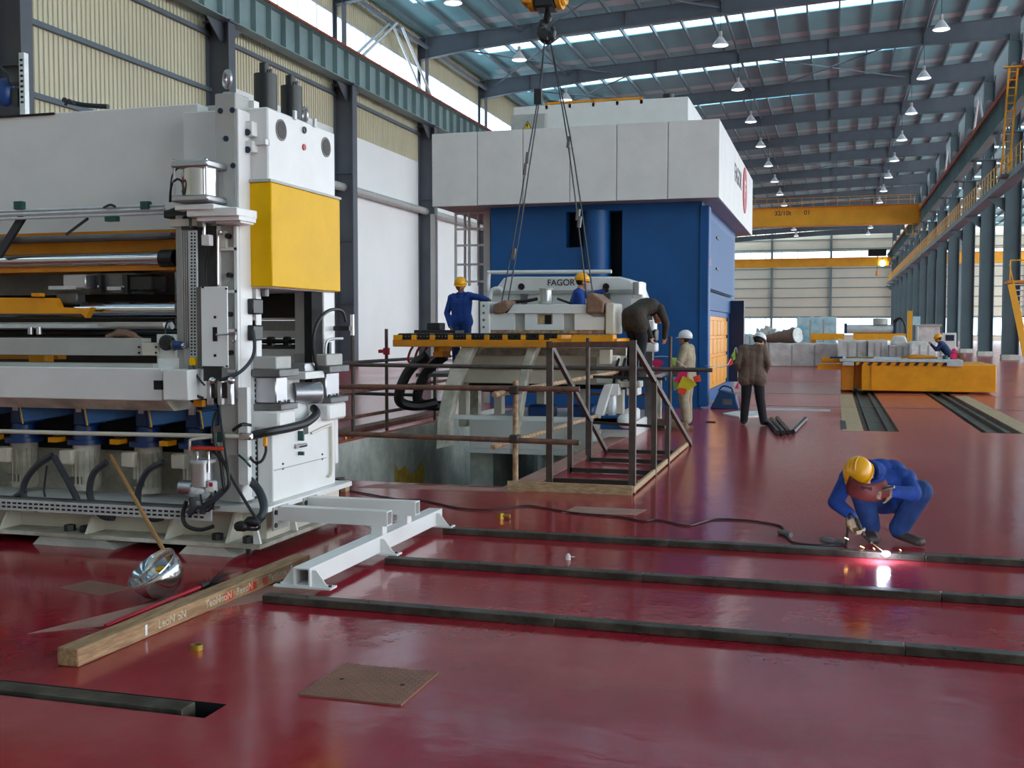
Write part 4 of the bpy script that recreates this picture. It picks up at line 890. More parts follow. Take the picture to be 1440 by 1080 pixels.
for i in range(9): B().box(a.x-.015,a.x+.015,8.865,8.87,a.z-.08-i*.05,a.z-.06-i*.05).build('slot','dark_gap',vr)
B().ball(U(8,130,y=8.9),(.09,.09,.14),12,8).build('filter_bowl','motor_blue',vr); B().tube([U(2,95,y=8.85),U(10,105,y=8.8),U(14,120,y=8.85)],.012,n=6).build('cable','black_rubber',vr); B().bar(U(-2,118,y=8.9),U(33,118,y=8.9),.03,.03).build('arm','black_paint',vr); B().bar(U(8,118,y=8.9),U(8,125,y=8.9),.03,.03,up=(0,1,0)).build('arm','black_paint',vr); B().bar(U(24,150,y=8.9),U(24,125,y=8.9),.07,.07,up=(0,1,0)).build('valve','black_paint',vr)
# three long air pipes with clamps
for py in (291, 296, 302):
    a = U(-30,py,y=7.52); c = U(231,py+ (8 if False else 5),y=7.52); zz = U(120,py+2,y=7.52).z
    B().cyl((XO,7.52,zz),(c.x,7.52,zz),.011 if py != 296 else .017,n=8).build('air_pipe','galvanised',lm)
for px in (24, 202): PP('pipe_clamp','green_clamp',px-5,283,px+6,294,7.49,.05)
PP('pipe_clamp','green_clamp',147,304,163,311,7.5,.05); B().tube([U(146,292,y=7.5),U(155,288,y=7.48),U(163,291,y=7.5)],.01,n=6).build('cable','hose',lm)
PP('pipe_boot','black_paint',229,294,277,306,7.4,.12,bevel=.01)
B().bar(U(32,305,y=7.6),U(-2,360,y=7.6),.035,.06).build('strut','hose',lm); B().bar(U(124,307,y=7.6),U(93,330,y=7.6),.012,.02).build('strut','hose',lm)
# orange inner beams and rolls between the posts
RXE = U(246,350,y=7.7).x
def roll(py, r, y, m='chrome', x1=None, name='levelling_roll'): a = U(150,py,y=y); return B().cyl((XO,y,a.z),(x1 or RXE,y,a.z),r,n=20).build(name,m,lm)
PP('inner_beam','dark_orange',-130,328,246,333,7.75,.3); PP('inner_beam','orange_paint',-130,342,246,358,7.9,.3); PP('inner_beam','dark_orange',-130,376,246,383,7.7,.3)
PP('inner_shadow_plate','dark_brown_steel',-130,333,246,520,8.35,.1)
roll(334,.028,7.66,'dull_steel'); roll(365,.055,7.7); roll(436,.07,7.75); roll(458,.03,7.65,'galvanised'); roll(468,.035,7.8,'black_paint')
rb = roll(365,.075,7.7,'black_paint',RXE-.0) if False else B().cyl((RXE-.12,7.7,U(150,365,y=7.7).z),(RXE,7.7,U(150,365,y=7.7).z),.07,n=18).build('roll_bearing','black_rubber',lm)
PP('guide_plate','dull_steel',-130,385,246,415,8.1,.05)
PP('clamp_carriage','aluminium',88,386,120,406,7.6,.15,bevel=.01); PP('clamp_carriage','dull_steel',78,410,108,428,7.65,.12,bevel=.015); PP('clamp_foot','galvanised',68,402,100,407,7.55,.12)
cr = PP('slide_carriage','dull_steel',125,383,192,413,7.75,.25,bevel=.01); PP('slide_rib','black_paint',136,386,142,412,7.7,.06,cr); PP('slide_rib','black_paint',172,386,179,413,7.7,.06,cr); PP('slide_window','galvanised',150,403,170,408,7.72,.05,cr); PP('slide_head','black_paint',180,386,215,410,7.72,.2,bevel=.02)
for px in (139,173): a = U(px,403,y=7.69); B().ball((a.x,7.69,a.z),.014,8,6).build('ball_screw','chrome',cr)
w_ = ppoly([(-130,418),(76,419),(82,432),(118,434),(128,432),(120,447),(114,441),(-130,441)], 7.55); B().prism(w_,'y',7.55,7.62).build('scrap_chute','orange_paint',lm)
PP('sensor','orange_paint',44,412,56,417,7.5,.06); PP('lower_bracket','orange_paint',38,497,64,512,7.6,.12,bevel=.02); PP('lower_bracket','dark_orange',0,496,82,505,7.75,.1)
PP('strip_guide','galvanised',-130,456,230,461,7.5,.06); PP('strip_guide','aluminium',137,454,229,459,7.45,.06)
for px in (43,55): a = U(px,465,y=7.5); B().cyl((a.x,7.5,a.z-.03),(a.x,7.5,a.z+.03),.022,n=12).build('guide_post','aluminium',lm)
B().tube([U(150,474,y=7.42),U(168,468,y=7.42),U(182,470,y=7.42),U(200,478,y=7.42),U(206,480,y=7.42)],[.02,.03,.03,.02,.01],n=7).build('wiping_rag','sack',lm)
# travelling cross bar with its handwheel
PP('cross_bar','grey_paint',-130,475,200,499,7.35,.12,bevel=.004); PP('bar_end','cream_paint',199,482,222,500,7.33,.14,bevel=.004)
for px in (195.5,219.5):
    for py in (488,496): a = U(px,py,y=7.33); B().cyl((a.x,7.325,a.z),(a.x,7.335,a.z),.009,n=8).build('bolt','black_paint',lm)
PP('wheel_bracket','white_paint',220,470,247,518,7.36,.06,bevel=.006); PP('foot_block','white_paint',222,503,246,520,7.32,.06,bevel=.004)
a = U(235,482,y=7.3); hw = B().lathe([(.03,-.03),(.055,-.03),(.06,-.01),(.06,.02),(.045,.03),(.01,.03)], (a.x,7.3,a.z), ax=(0,-1,0), n=24).build('hand_wheel','black_rubber',lm)
a = U(250,486,y=7.28); mt = B().cyl((a.x-.03,7.29,a.z),(a.x+.03,7.29,a.z),.032,n=14).build('encoder','motor_blue',lm); B().cyl((a.x+.03,7.29,a.z),(a.x+.06,7.29,a.z),.022,n=12).build('encoder_plug','chrome',mt); B().cyl((a.x-.045,7.29,a.z),(a.x-.03,7.29,a.z),.04,n=14).build('encoder_ring','dull_steel',mt)
B().tube([U(232,477,y=7.4),U(234,456,y=7.4),U(242,451,y=7.4),U(247,458,y=7.42)],.008,n=6).build('cable','black_rubber',lm)
# big lower cross beam with box end
PP('cross_beam','white_paint',-130,516,228,560,7.18,.3,bevel=.006); B().prism([(7.18,U(100,560,y=7.18).z),(7.48,U(100,560,y=7.18).z),(7.6,U(100,573,y=7.4).z),(7.3,U(100,573,y=7.4).z)],'x',XO,U(245,570,y=7.3).x).build('beam_sole','grime_white',lm)
PP('beam_box','white_paint',229,520,264,563,7.1,.3,bevel=.006); PP('beam_pocket','dark_gap',216,535,228,548,7.175,.02); PP('beam_lip','grey_paint',-130,510,215,516,7.25,.2)
# post equipment: vertical slotted strip, aluminium profile, cylinder
PP('inner_post','grey_paint',248,303,258,520,7.38,.2,bevel=.004); PP('inner_post_web','cream_paint',238,308,277,318,7.36,.2)
PP('profile_rail','aluminium',256,320,266,490,7.33,.04); PP('profile_cap','black_paint',255,318,272,323,7.3,.06)
for i in range(3): PP('profile_groove','dull_steel',257.4+i*2.9,324,258.2+i*2.9,488,7.326,.005)
sr = PP('slotted_strip','galvanised',266,324,277,505,7.32,.02)
b = B()
for i in range(38):
    for px in (268.2, 272.8): b.pbox(px, 327+i*4.6, px+1.8, 329.4+i*4.6, 7.315, .006)
b.build('slots','dark_gap',sr,kind='stuff')
PP('back_plate','dull_steel',277,318,305,520,7.5,.04)
cyb = PP('cylinder_bracket','white_paint',262,292,333,304,7.22,.3,bevel=.006); PP('bracket_step','white_paint',245,287,300,295,7.2,.28,cyb,bevel=.006); PP('bracket_foot','white_paint',303,300,338,314,7.3,.2,cyb,bevel=.004); PP('bracket_shelf','white_paint',277,304,336,310,7.25,.25,cyb)
ya = 7.32; a0_, a1_ = U(252,282,y=7.2), U(313,230,y=7.2); xc = U(282,255,y=7.33).x
z0c, z1c = U(280,281,y=7.25).z, U(280,229,y=7.25).z
ac_ = B().box(xc-.155,xc+.155,7.17,7.48,z1c-.04,z1c+.015).build('cylinder_head','aluminium',lm,bevel=.012); B().box(xc-.155,xc+.155,7.17,7.48,z0c-.02,z0c+.03).build('cylinder_foot','aluminium',lm,bevel=.012)
B().cyl((xc,7.325,z0c+.02),(xc,7.325,z1c-.03),.138,n=32).build('cylinder_barrel','chrome',lm)
for sx in (-.135,.135):
    for yy in (7.19,7.46): B().cyl((xc+sx,yy,z0c),(xc+sx,yy,z1c),.009,n=8).build('tie_rod','aluminium',ac_); B().ball((xc+sx,yy,z1c+.012),(.016,.016,.012),8,5).build('rod_nut','chrome',ac_)
text('compressed air', 'lettering', 'print_red', .028, (xc-.055,7.233,z0c+.055), Matrix(((0,-1,0),(0,0,-1),(1,0,0))), lm) if False else None
B().cyl((xc-.07,7.215,z0c+.06),(xc-.07,7.2,z0c+.06),.012,n=10).build('print_mark','print_red',lm); B().box(xc-.074,xc-.066,7.2,7.215,z0c+.085,z0c+.17).build('print_mark','print_red',lm)
B().tube([U(251,236,y=7.2),U(243,245,y=7.2),U(240,262,y=7.22),U(241,284,y=7.25)],.006,n=6).build('air_hose','hose',lm); B().tube([U(258,276,y=7.2),U(257,258,y=7.18),U(249,252,y=7.18),U(241,262,y=7.2),U(239,284,y=7.25)],.009,n=6).build('air_hose','black_rubber',lm)
B().tube([U(235,298,y=7.35),U(252,293,y=7.3),U(266,302,y=7.3),U(268,320,y=7.3)],.012,n=6).build('air_hose','black_rubber',lm)
B().cyl(U(287,310,y=7.35),U(287,330,y=7.35),.012,n=8).build('piston_rod','chrome',lm); PP('rod_clevis','white_paint',283,330,294,345,7.33,.06,bevel=.003)
# recessed channel of the post: ledges, bolts, latch and white cover plate
for py in (350,410,465,522): PP('channel_ledge','white_paint',310,py-2,333,py+2,7.42,.04)
PP('channel_edge','white_paint',330,318,334,560,7.42,.04); PP('channel_edge','white_paint',306,318,309,560,7.42,.04)
for px, py in ((324,387),(324,442),(325,496),(325,547),(322,332)): a = U(px,py,y=7.44); B().cyl((a.x,7.41,a.z),(a.x,7.46,a.z),.02,n=12).build('post_bolt','black_rubber',lm)
PP('latch_plate','cream_paint',306,325,318,350,7.42,.03,bevel=.005); B().tube([U(307,400,y=7.4),U(307,335,y=7.4),U(309,326,y=7.38),U(312,330,y=7.4)],.008,n=6).build('latch_rod','chrome',lm)
B().tube([U(291,405,y=7.42),U(290,375,y=7.42),U(294,350,y=7.4)],.006,n=6).build('air_hose','black_rubber',lm)
wp = PP('cover_plate','wall_white',283,403,320,517,7.24,.012,bevel=.003)
for px, py in ((285,404),(318,406),(286,516),(319,515)): a = U(px,py,y=7.235); B().cyl((a.x,7.232,a.z),(a.x,7.24,a.z),.008,n=8).build('screw','black_paint',wp)
PP('plate_slot','dark_gap',299,460,305,480,7.235,.006,wp)
for py in (446,500): a = U(302,py,y=7.235); B().cyl((a.x,7.235,a.z),(a.x,7.241,a.z),.011,n=10).build('plate_hole','dark_gap',wp)
B().tube([U(304,471,y=7.2),U(328,470,y=7.2),U(331,473,y=7.2),U(329,482,y=7.2),U(325,478,y=7.2)],.008,n=6,sub=3).build('plate_handle','chrome',wp)
PP('plate_side','dull_steel',277,404,284,517,7.26,.05)
# junction block and regulator under the plate
PP('valve_cover','black_paint',286,515,312,536,7.22,.08)
for px in (293,308,322): PP('valve_stem','aluminium',px-3,535,px+3,570,7.22,.05,bevel=.006); 
for px in (298,315): PP('valve_spool','black_rubber',px-4,538,px+4,560,7.24,.05)
for px in (299,325): a = U(px,535,y=7.2); B().ball((a.x,7.2,a.z),.03,10,7).build('gauge','chrome',lm)
PP('solenoid','orange_paint',272,563,284,572,7.3,.05); PP('connector','yellow_paint',266,503,274,514,7.25,.03)
B().tube([U(268,514,y=7.25),U(266,535,y=7.22),U(272,553,y=7.22),U(286,560,y=7.25)],.012,n=6).build('air_hose','hose',lm); B().tube([U(272,514,y=7.25),U(278,530,y=7.22),U(288,542,y=7.22)],.008,n=6).build('air_hose','hose',lm)
B().tube([U(312,534,y=7.22),U(335,525,y=7.25),U(352,508,y=7.4),U(358,490,y=7.5),U(356,465,y=7.55)],.014,n=7).build('air_hose','hose',lm)
# switch box and slotted tray on the post edge
for py in (431,468): a = U(355,py,x=-4.34); P('switch_box','black_paint',(-4.37,-4.3,a.y-.06,a.y+.1,a.z-.06,a.z+.06),bevel=.01)
P('sensor_label','yellow_paint',(-4.37,-4.34,7.66,7.69,1.55,1.66)); P('sensor_label','yellow_paint',(-4.37,-4.34,7.66,7.69,1.76,1.8))
a, c = U(350,498,x=-4.34), U(350,682,x=-4.34)
tr = P('post_cable_tray','galvanised',(-4.36,-4.34,7.6,7.78,.42,1.5))
b = B()
for i in range(24):
    for yy in (7.64,7.71): b.box(-4.342,-4.336,yy,yy+.018,.5+i*.041,.526+i*.041)
b.build('slots','dark_gap',tr,kind='stuff'); B().box(-4.34,-4.31,7.79,7.82,.42,1.5).build('tray_lip','galvanised',tr)
PP('post_lower_panel','grey_paint',312,565,334,640,7.42,.02); PP('post_lower_strip','white_paint',335,545,348,682,7.4,.05)
# inner horizontals seen through the end opening
PP('through_bar','wall_white',330,447,428,450,8.78,.03); PP('through_panel','grey_paint',330,451,428,465,8.8,.03); PP('through_bar','wall_white',330,465,428,476,8.76,.05)
PP('through_panel','dull_steel',330,484,428,491,8.8,.03); PP('through_panel','wall_white',330,491,428,518,8.74,.05); PP('through_ledge','grey_paint',330,518,428,527,8.7,.1)
q = U(380,480,y=8.7); B().cyl((q.x-.4,8.7,q.z),(U(426,480,y=8.7).x,8.7,q.z),.022,n=12).build('through_shaft','black_rubber',lm)
for px in (381,404,421): q = U(px,480,y=8.7); B().cyl((q.x-.025,8.7,q.z),(q.x+.025,8.7,q.z),.042,n=14).build('shaft_collar','black_rubber',lm)
# hoses at the rear post
B().tube([U(448,524,x=-4.19),U(440,488,x=-4.15),U(446,455,x=-4.12),U(462,437,x=-4.1),U(480,437,x=-4.08),U(486,452,x=-4.08)],.014,n=8).build('hydraulic_hose','black_rubber',lm)
P('hose_arm','black_paint',(-4.2,-4.05,8.76,8.8,1.72,1.76)); B().cyl((-4.06,8.85,1.68),(-4.06,8.85,1.86),.018,n=8).build('hose_fitting','chrome',lm)
B().tube([U(458,520,x=-4.2),U(458,490,x=-4.19),U(463,478,x=-4.17),U(482,476,x=-4.1)],.012,n=6).build('steel_pipe','galvanised',lm); P('sensor_block','black_paint',(-4.22,-4.19,8.66,8.7,1.5,1.62))
# ---- lower drives: motors with blue gearboxes
MX = [U(px,650,y=7.62).x for px in (30,118,205,275)] + [U(-58,650,y=7.62).x]
for i, x in enumerate(MX):
    zt = U(120,625,y=7.6).z; zb2 = U(120,690,y=7.6).z
    mo = B().lathe([(.02,0),(.095,.0),(.11,.03),(.11,zt-zb2)], (x,7.66,zb2), n=20, close=True).build('drive_motor','grime_white',lm)
    for k in range(8):
        tt = math.pi+ .3 + k*.36; B().box(x+.11*math.cos(tt)-.006,x+.11*math.cos(tt)+.006,7.66+.118*math.sin(tt)-.006,7.66+.118*math.sin(tt)+.006,zb2+.05,zt-.05).build('cooling_fin','grime_white',mo)
    B().box(x-.15,x-.03,7.5,7.6,zt-.16,zt-.04).build('terminal_box','cream_paint',mo,bevel=.01); B().box(x-.08,x+.03,7.545,7.56,zb2+.06,zb2+.12).build('rating_plate','dull_steel',mo)
    B().cyl((x,7.66,zt),(x,7.66,zt+.04),.15,n=18).build('gear_flange','motor_blue',mo); B().cyl((x,7.66,zt+.04),(x,7.66,zt+.16),.11,.09,n=16).build('gear_neck','motor_blue',mo)
    gb = B().bar((x+.5,7.72,zt+.31),(x+.16,7.44,zt+.245),.12,.13).build('gearbox_arm','bright_blue',lm,bevel=.01); B().box(x-.06,x+.1,7.56,7.8,zt+.15,zt+.36).build('gearbox','motor_blue',lm,bevel=.02)
    B().box(x+.0,x+.05,7.53,7.56,zt+.27,zt+.36).build('label_plate','galvanised',gb); B().bar((x+.163,7.443,zt+.246),(x+.158,7.438,zt+.245),.132,.142).build('yellow_edge','yellow_paint',gb); B().bar((x+.158,7.438,zt+.245),(x+.152,7.432,zt+.244),.11,.12).build('gearbox_end','motor_blue',gb)
    B().box(x-.25,x-.17,7.5,7.62,zt+.02,zt+.06).build('limit_switch','orange_paint',gb); B().box(x-.22,x-.12,7.52,7.6,zt+.07,zt+.1).build('switch_body','black_paint',gb)
PP('drive_shade_sheet','dark_gap',-130,572,318,630,7.8,.04); P('drive_shade_strip','dark_gap',(XO,-4.7,7.9,8.0,.98,1.3))  # dark sheet and strip painting in the shade behind the motors
B().tube([U(-130,603,y=7.3),U(100,609,y=7.3),U(345,614,y=7.32)],.017,n=10,sub=1).build('long_pipe','cream_paint',lm); PP('pipe_joint','chrome',335,609,352,619,7.3,.05,bevel=.01); PP('pipe_clamp','green_clamp',305,608,312,622,7.28,.05)
B().tube([U(352,613,x=-4.3),U(380,607,x=-4.15),U(410,601,x=-4.1),U(432,594,x=-4.1),U(445,582,x=-4.12),U(441,574,x=-4.2)],.034,n=10).build('hydraulic_hose','black_rubber',lm)
for pts, r in (([(74,640),(52,655),(36,676),(33,696),(42,712),(52,716)],.027),([(76,642),(92,670),(105,695),(108,705),(100,706)],.025),([(150,650),(132,665),(126,690),(132,712),(145,726),(160,728)],.027),([(230,650),(208,662),(196,685),(194,708)],.025),([(36,690),(24,697),(18,702)],.022),([(66,655),(62,690),(66,703)],.008),([(228,728),(215,730),(205,724)],.025)):
    B().tube([U(a,b,y=7.34 if r>.01 else 7.4) for a,b in pts], r, n=8).build('drain_hose','hose',lm)
# perforated cable tray along the base
tz = U(100,713,y=7.26).z
tray = B().box(XO,-4.52,7.28,7.3,tz-.055,tz+.03).build('cable_tray','galvanised',lm); B().box(XO,-4.5,7.3,7.42,tz+.03,tz+.045).build('tray_lid','dull_steel',tray)
b = B(); x = -6.9
while x < -4.6:
    for zz in (tz+.004, tz-.028): b.box(x, x+.03, 7.274, 7.281, zz-.007, zz+.007)
    x += .052
b.build('slots','dark_gap',tray,kind='stuff')
PP('tray_end','black_rubber',327,735,345,748,7.2,.1,bevel=.02); PP('hose_gland','black_rubber',340,728,362,742,7.22,.1,bevel=.03)
B().tube([U(352,676,y=7.5),U(364,690,y=7.4),U(371,710,y=7.35),U(368,726,y=7.3),U(355,735,y=7.28)],.033,n=10).build('drain_hose','hose',lm)
B().tube([U(300,618,y=7.28),U(322,665,y=7.25),U(345,705,y=7.25),U(363,735,y=7.25),U(362,744,y=7.25),U(345,744,y=7.25)],.012,n=7).build('air_hose','black_rubber',lm)
# air preparation unit with the red hand valve
fr_ = (U(285,672,y=7.32))
af = B().cyl((fr_.x,7.32,fr_.z-.06),(fr_.x,7.32,fr_.z+.12),.085,n=18).build('air_filter','aluminium',lm)
B().cyl((fr_.x,7.32,fr_.z+.12),(fr_.x,7.32,fr_.z+.145),.1,n=18).build('filter_flange','galvanised',af); a = U(263,685,y=7.3); B().cyl((a.x-.05,7.3,a.z),(a.x+.06,7.3,a.z),.055,n=16).build('filter_elbow','aluminium',af); B().ball((fr_.x-.03,7.32,fr_.z-.1),(.09,.08,.08),14,8).build('filter_bowl','galvanised',af)
a = U(300,683,y=7.28); B().box(a.x-.03,a.x+.03,7.24,7.3,a.z-.05,a.z+.04).build('regulator','white_paint',af,bevel=.01); B().box(a.x-.01,a.x+.02,7.235,7.24,a.z-.0,a.z+.03).build('warning_label','print_red',af)
B().prism([(U(272,627,y=7.25).x,7.2),(U(317,629,y=7.25).x,7.22),(U(314,634,y=7.25).x,7.3),(U(274,632,y=7.25).x,7.28)],'z',U(290,630,y=7.25).z-.012,U(290,630,y=7.25).z+.012).build('valve_handle','red_plastic',lm,bevel=.005)
B().tube([U(267,633,y=7.25),U(267,622,y=7.25),U(270,618,y=7.25),U(300,615,y=7.27)],.01,n=6,sub=3).build('valve_lever','cream_paint',lm)
for px in (277,293): B().cyl(U(px,635,y=7.27),U(px,664,y=7.27),.011,n=8).build('valve_stud','chrome',af)
for pts, r in (([(297,633),(309,645),(314,680),(316,692)],.014),([(303,636),(318,655),(322,680),(315,692)],.014),([(308,562),(312,600),(318,640),(322,668)],.012),([(262,705),(257,725),(263,740),(282,745),(300,740)],.016),([(270,700),(272,714),(266,722)],.028),([(282,695),(286,715),(294,718),(302,705),(303,690)],.009),([(285,722),(288,712),(300,703),(314,690)],.026),([(304,636),(300,600),(304,580)],.013)):
    B().tube([U(a,b,y=7.24) for a,b in pts], r, n=7).build('air_hose','black_rubber' if r < .02 else 'hose',lm)
B().tube([U(372,618,x=-4.18),U(374,634,x=-4.14),U(368,648,x=-4.14),U(358,650,x=-4.2),U(350,640,x=-4.3)],.011,n=6).build('sensor_cable','black_rubber',lm); a = U(373,622,x=-4.16); B().cyl((a.x,a.y,a.z-.03),(a.x,a.y,a.z+.04),.018,n=8).build('sensor_plug','orange_paint',lm)
B().tube([U(336,640,y=7.36),U(345,648,y=7.3),U(352,656,y=7.35)],.009,n=6).build('sensor_cable','green_clamp',lm); B().tube([U(328,605,y=7.38),U(340,597,y=7.35),U(352,598,y=7.45)],.014,n=6).build('air_hose','black_rubber',lm)

# ------------------------------------------------------------------ white support frame bolted to the machine
sf = thing('support_frame', 'white welded tube frame on feet bolted to the levelling machine end', 'frame', (-3.4, 7.8, .05))
LX_ = -3.29
B().htube((LX_,6.36,.124),(LX_,8.85,.124),.12,.12,.01).build('long_tube','white_paint',sf)
for yy in (6.40,7.52,8.72):
    fo = B().box(LX_-.2,LX_+.21,yy-.05,yy+.05,.052,.064).build('foot_plate','white_paint',sf)
    for s in (-1,1): B().prism([(LX_+s*.06,.064),(LX_+s*.17,.064),(LX_+s*.15,.085),(LX_+s*.09,.165),(LX_+s*.06,.165)],'y',yy-.006,yy+.006).build('foot_gusset','white_paint',fo); B().cyl((LX_+s*.185,yy,.064),(LX_+s*.185,yy,.075),.012,n=8).build('foot_bolt','black_paint',fo)
B().box(LX_-.06,LX_+.06,8.85,8.86,.064,.184).build('tube_cap','white_paint',sf)
for yy, xe in ((7.62,-3.2),(8.12,-3.17)):
    B().htube((-4.13,yy,.305),(xe,yy,.305),.1,.11,.008).build('arm_tube','white_paint',sf)
    B().box(LX_-.04,LX_+.05,yy-.045,yy+.045,.184,.25).build('upright','white_paint',sf)
    B().prism([(LX_-.04,.184),(LX_-.1,.184),(LX_-.05,.21),(LX_-.17,.25),(LX_-.04,.25)],'y',yy-.006,yy+.006).build('arm_gusset','white_paint',sf)
    fp = B().box(-4.125,-4.11,yy-.12,yy+.12,.18,.36).build('flange_plate','grey_paint',sf)
    for dz in (.22,.32): B().cyl((-4.11,yy-.09,dz),(-4.1,yy-.09,dz),.02,n=10).build('flange_bolt','black_paint',fp)
# ------------------------------------------------------------------ steel bars let into the floor
for (la, ra, lab) in (((622,751),(1440,798),'steel floor rail the crouching welder is welding'),((540,794),(1440,854),'steel floor rail between the welding rail and the tube frame foot'),((368,848),(1440,936),'steel floor rail under the open end of the white tube frame')):
    p0, p1 = U(*la, z=0), U(*ra, z=0); d = (p1-p0).normalized(); nn = Vector((-d.y, d.x, 0)); p1 = p0 + d*11.5
    t = thing('floor_rail', lab, 'rail', tuple(p0), 'steel rails across the red floor')
    n = 6; L_ = 11.5/n; o_ = nn*.045 + Vector((0,0,.025))
    for k in range(n): B().bar(p0+d*(k*L_+.002)+o_, p0+d*((k+1)*L_-.002)+o_, .09, .05).build('rail_bar', 'rail_steel', t, bevel=.004)
    for k in range(22): q = p0 + d*(.3+k*.42) + nn*.04; B().cyl(q+Vector((0,0,.05)), q+Vector((0,0,.054)), .008, n=6).build('weld_spot', 'dark_brown_steel', t)
tag(B().box(-9, -2.8, 4.25, 4.36, -.09, .012).build('slot_bar', 'rail_steel', bevel=.004), 'black steel bar lying in the open floor slot', 'rail')
tag(B().box(.72, 1.02, 8.86, 8.89, 0, .02).build('loose_flat', 'dark_brown_steel'), 'thin dark flat bar lying on the floor beside the welder shoe', 'bar')
tag(B().box(-1.1, .1, 8.85, 8.95, .001, .012).build('packing_strip', 'dull_steel'), 'flat grey packing strip lying along the welding rail', 'strip')
# checker plate cover
cp = thing('cover_plate', 'square rusty checker plate cover let into the red floor', 'cover', (-2.14, 4.86, 0))
B().box(-2.40, -1.88, 4.6, 5.1, .0, .008).build('plate', 'plate_steel', cp)
b = B()
for i in range(20):
    for j in range(20):
        x, y = -2.38+i*.0257, 4.625+j*.0245; s_ = 1 if (i+j) % 2 else -1
        b.prism([(x-.009,y-.009*s_-.002),(x-.009,y-.009*s_+.002),(x+.009,y+.009*s_+.002),(x+.009,y+.009*s_-.002)], 'z', .008, .0095)
b.build('checker_rib', 'plate_steel', cp, kind='stuff')
for x in (-2.3,-1.98): B().cyl((x,4.86,.008),(x,4.86,.0095),.012,n=10).build('lift_hole','dark_gap',cp)
# timber beam with painted lettering
tb = thing('timber_beam', 'long weathered timber beam with red and white stencil lettering on the floor', 'beam', (-3.78, 5.95, 0))
pa, pb = Vector((-3.83, 4.62, 0)), Vector((-3.93, 7.25, 0)); pa, pb = Vector((-3.745,4.67,0)), Vector((-3.69,7.15,0))
dr_ = (pb-pa).normalized(); nr = Vector((dr_.y, -dr_.x, 0)); W_, H_ = .13, .095
B().bar(pa+Vector((0,0,H_/2)), pb+Vector((0,0,H_/2)), W_, H_).build('timber', 'wood', tb, bevel=.006)
L_ = (pb-pa).length; Rt = Matrix((dr_, Vector((0,0,1)), nr)).transposed()
fa = pa + nr*(W_/2+.0015) + Vector((0,0,H_*.5))
for s_, f0, m, sz in (('LeoN oN', .27, 'faded_white', .07), ('TeoNeoN', .46, 'faded_white', .07), ('ReedN', .60, 'faded_white', .07), ('TeoNeot', .76, 'faded_white', .065)):
    text(s_, 'stencil_lettering', m, sz, fa+dr_*L_*f0, Rt, tb, ext=.0008)
for f0, f1 in ((.545,.585),(.655,.70),(.735,.757)): B().bar(fa+dr_*L_*f0+Vector((0,0,-.005)), fa+dr_*L_*f1+Vector((0,0,-.005)), .001, .05).build('red_paint_mark', 'red_plastic', tb)
for f0 in (.222, .885): B().bar(fa+dr_*L_*f0, fa+dr_*L_*(f0+.008), .0012, .06).build('white_paint_mark', 'paper', tb)
# broom
br = thing('broom', 'broom with a bright red handle and dark bristles lying along the timber', 'broom', (-4, 5.8, 0))
ba, bb_ = U(148, 881, z=.03), U(288, 823, z=.06)
B().cyl(ba, bb_, .0135, n=12).build('handle', 'red_handle', br)
d = (bb_-ba).normalized(); q = bb_ + d*.03
for i in range(46):
    sp = Vector((random.uniform(-.09,.09), random.uniform(-.02,.3), random.uniform(-.045,.05)))
    e = q + d*sp.y + Vector((-d.y, d.x, 0))*sp.x; e.z = max(.006, .05+sp.z)
    B().cyl(q + Vector((sp.x*.25, 0, .0)), e, .006, .002, n=5).build('bristle_tuft', 'hair', br)
B().cyl(bb_ - d*.05, q, .022, n=10).build('ferrule', 'dark_brown_steel', br)
# bright sheet metal scoop with wooden stick leaning on the machine
sc = thing('metal_scoop', 'shiny sheet metal scoop with a long wooden stick leaning on the machine', 'scoop', (-4.1, 5.95, 0))
o = U(213, 826, y=6.0)
mouth = Vector((-.32, -.35, .62)).normalized()                       # rim faces up and to the left
R0 = mouth.to_track_quat('Z', 'Y').to_matrix()
ax_ = R0 @ Vector((0,0,1))
n = 28; prof = [(.185,.0),(.182,-.06),(.165,-.12),(.125,-.17),(.06,-.2),(.0,-.205)]
c0 = Vector((o.x, 6.0, .13))
b = B(); v = []; f = []
for r, h in prof:
    for i in range(n):
        t = 2*math.pi*i/n; v.append(c0 + R0 @ Vector((r*1.12*math.cos(t), r*math.sin(t)*.92, h)))
f = [(j*n+i, j*n+(i+1)%n, (j+1)*n+(i+1)%n, (j+1)*n+i) for j in range(len(prof)-1) for i in range(n)]
b._add(v, f); ob_ = b.build('bowl', 'chrome', sc); ob_.modifiers.new('thickness', 'SOLIDIFY').thickness = .004
zmin = min(p.z for p in v); sc_dz = .004 - zmin
b = B(); v2 = [c0 + R0 @ Vector((.185*1.12*math.cos(t), .185*.92*math.sin(t), 0)) for t in np.linspace(0, 2*math.pi, 29)]
b.tube(v2, .005, n=6, sub=1); b.build('rim', 'chrome', sc)
B().ball(c0 + R0 @ Vector((.03,.04,-.05)), (.05,.03,.02), 10, 6).build('yellow_rag', 'yellow_paint', sc)
s0_, s1_ = U(249, 808, y=6.05), U(156, 641, y=7.2)
B().cyl(s0_, s1_, .0145, n=10).build('stick', 'stick_wood', sc)
for ch in sc.children:
    if ch.name.split('.')[0] in ('bowl', 'rim', 'yellow_rag'): ch.location.z += sc_dz
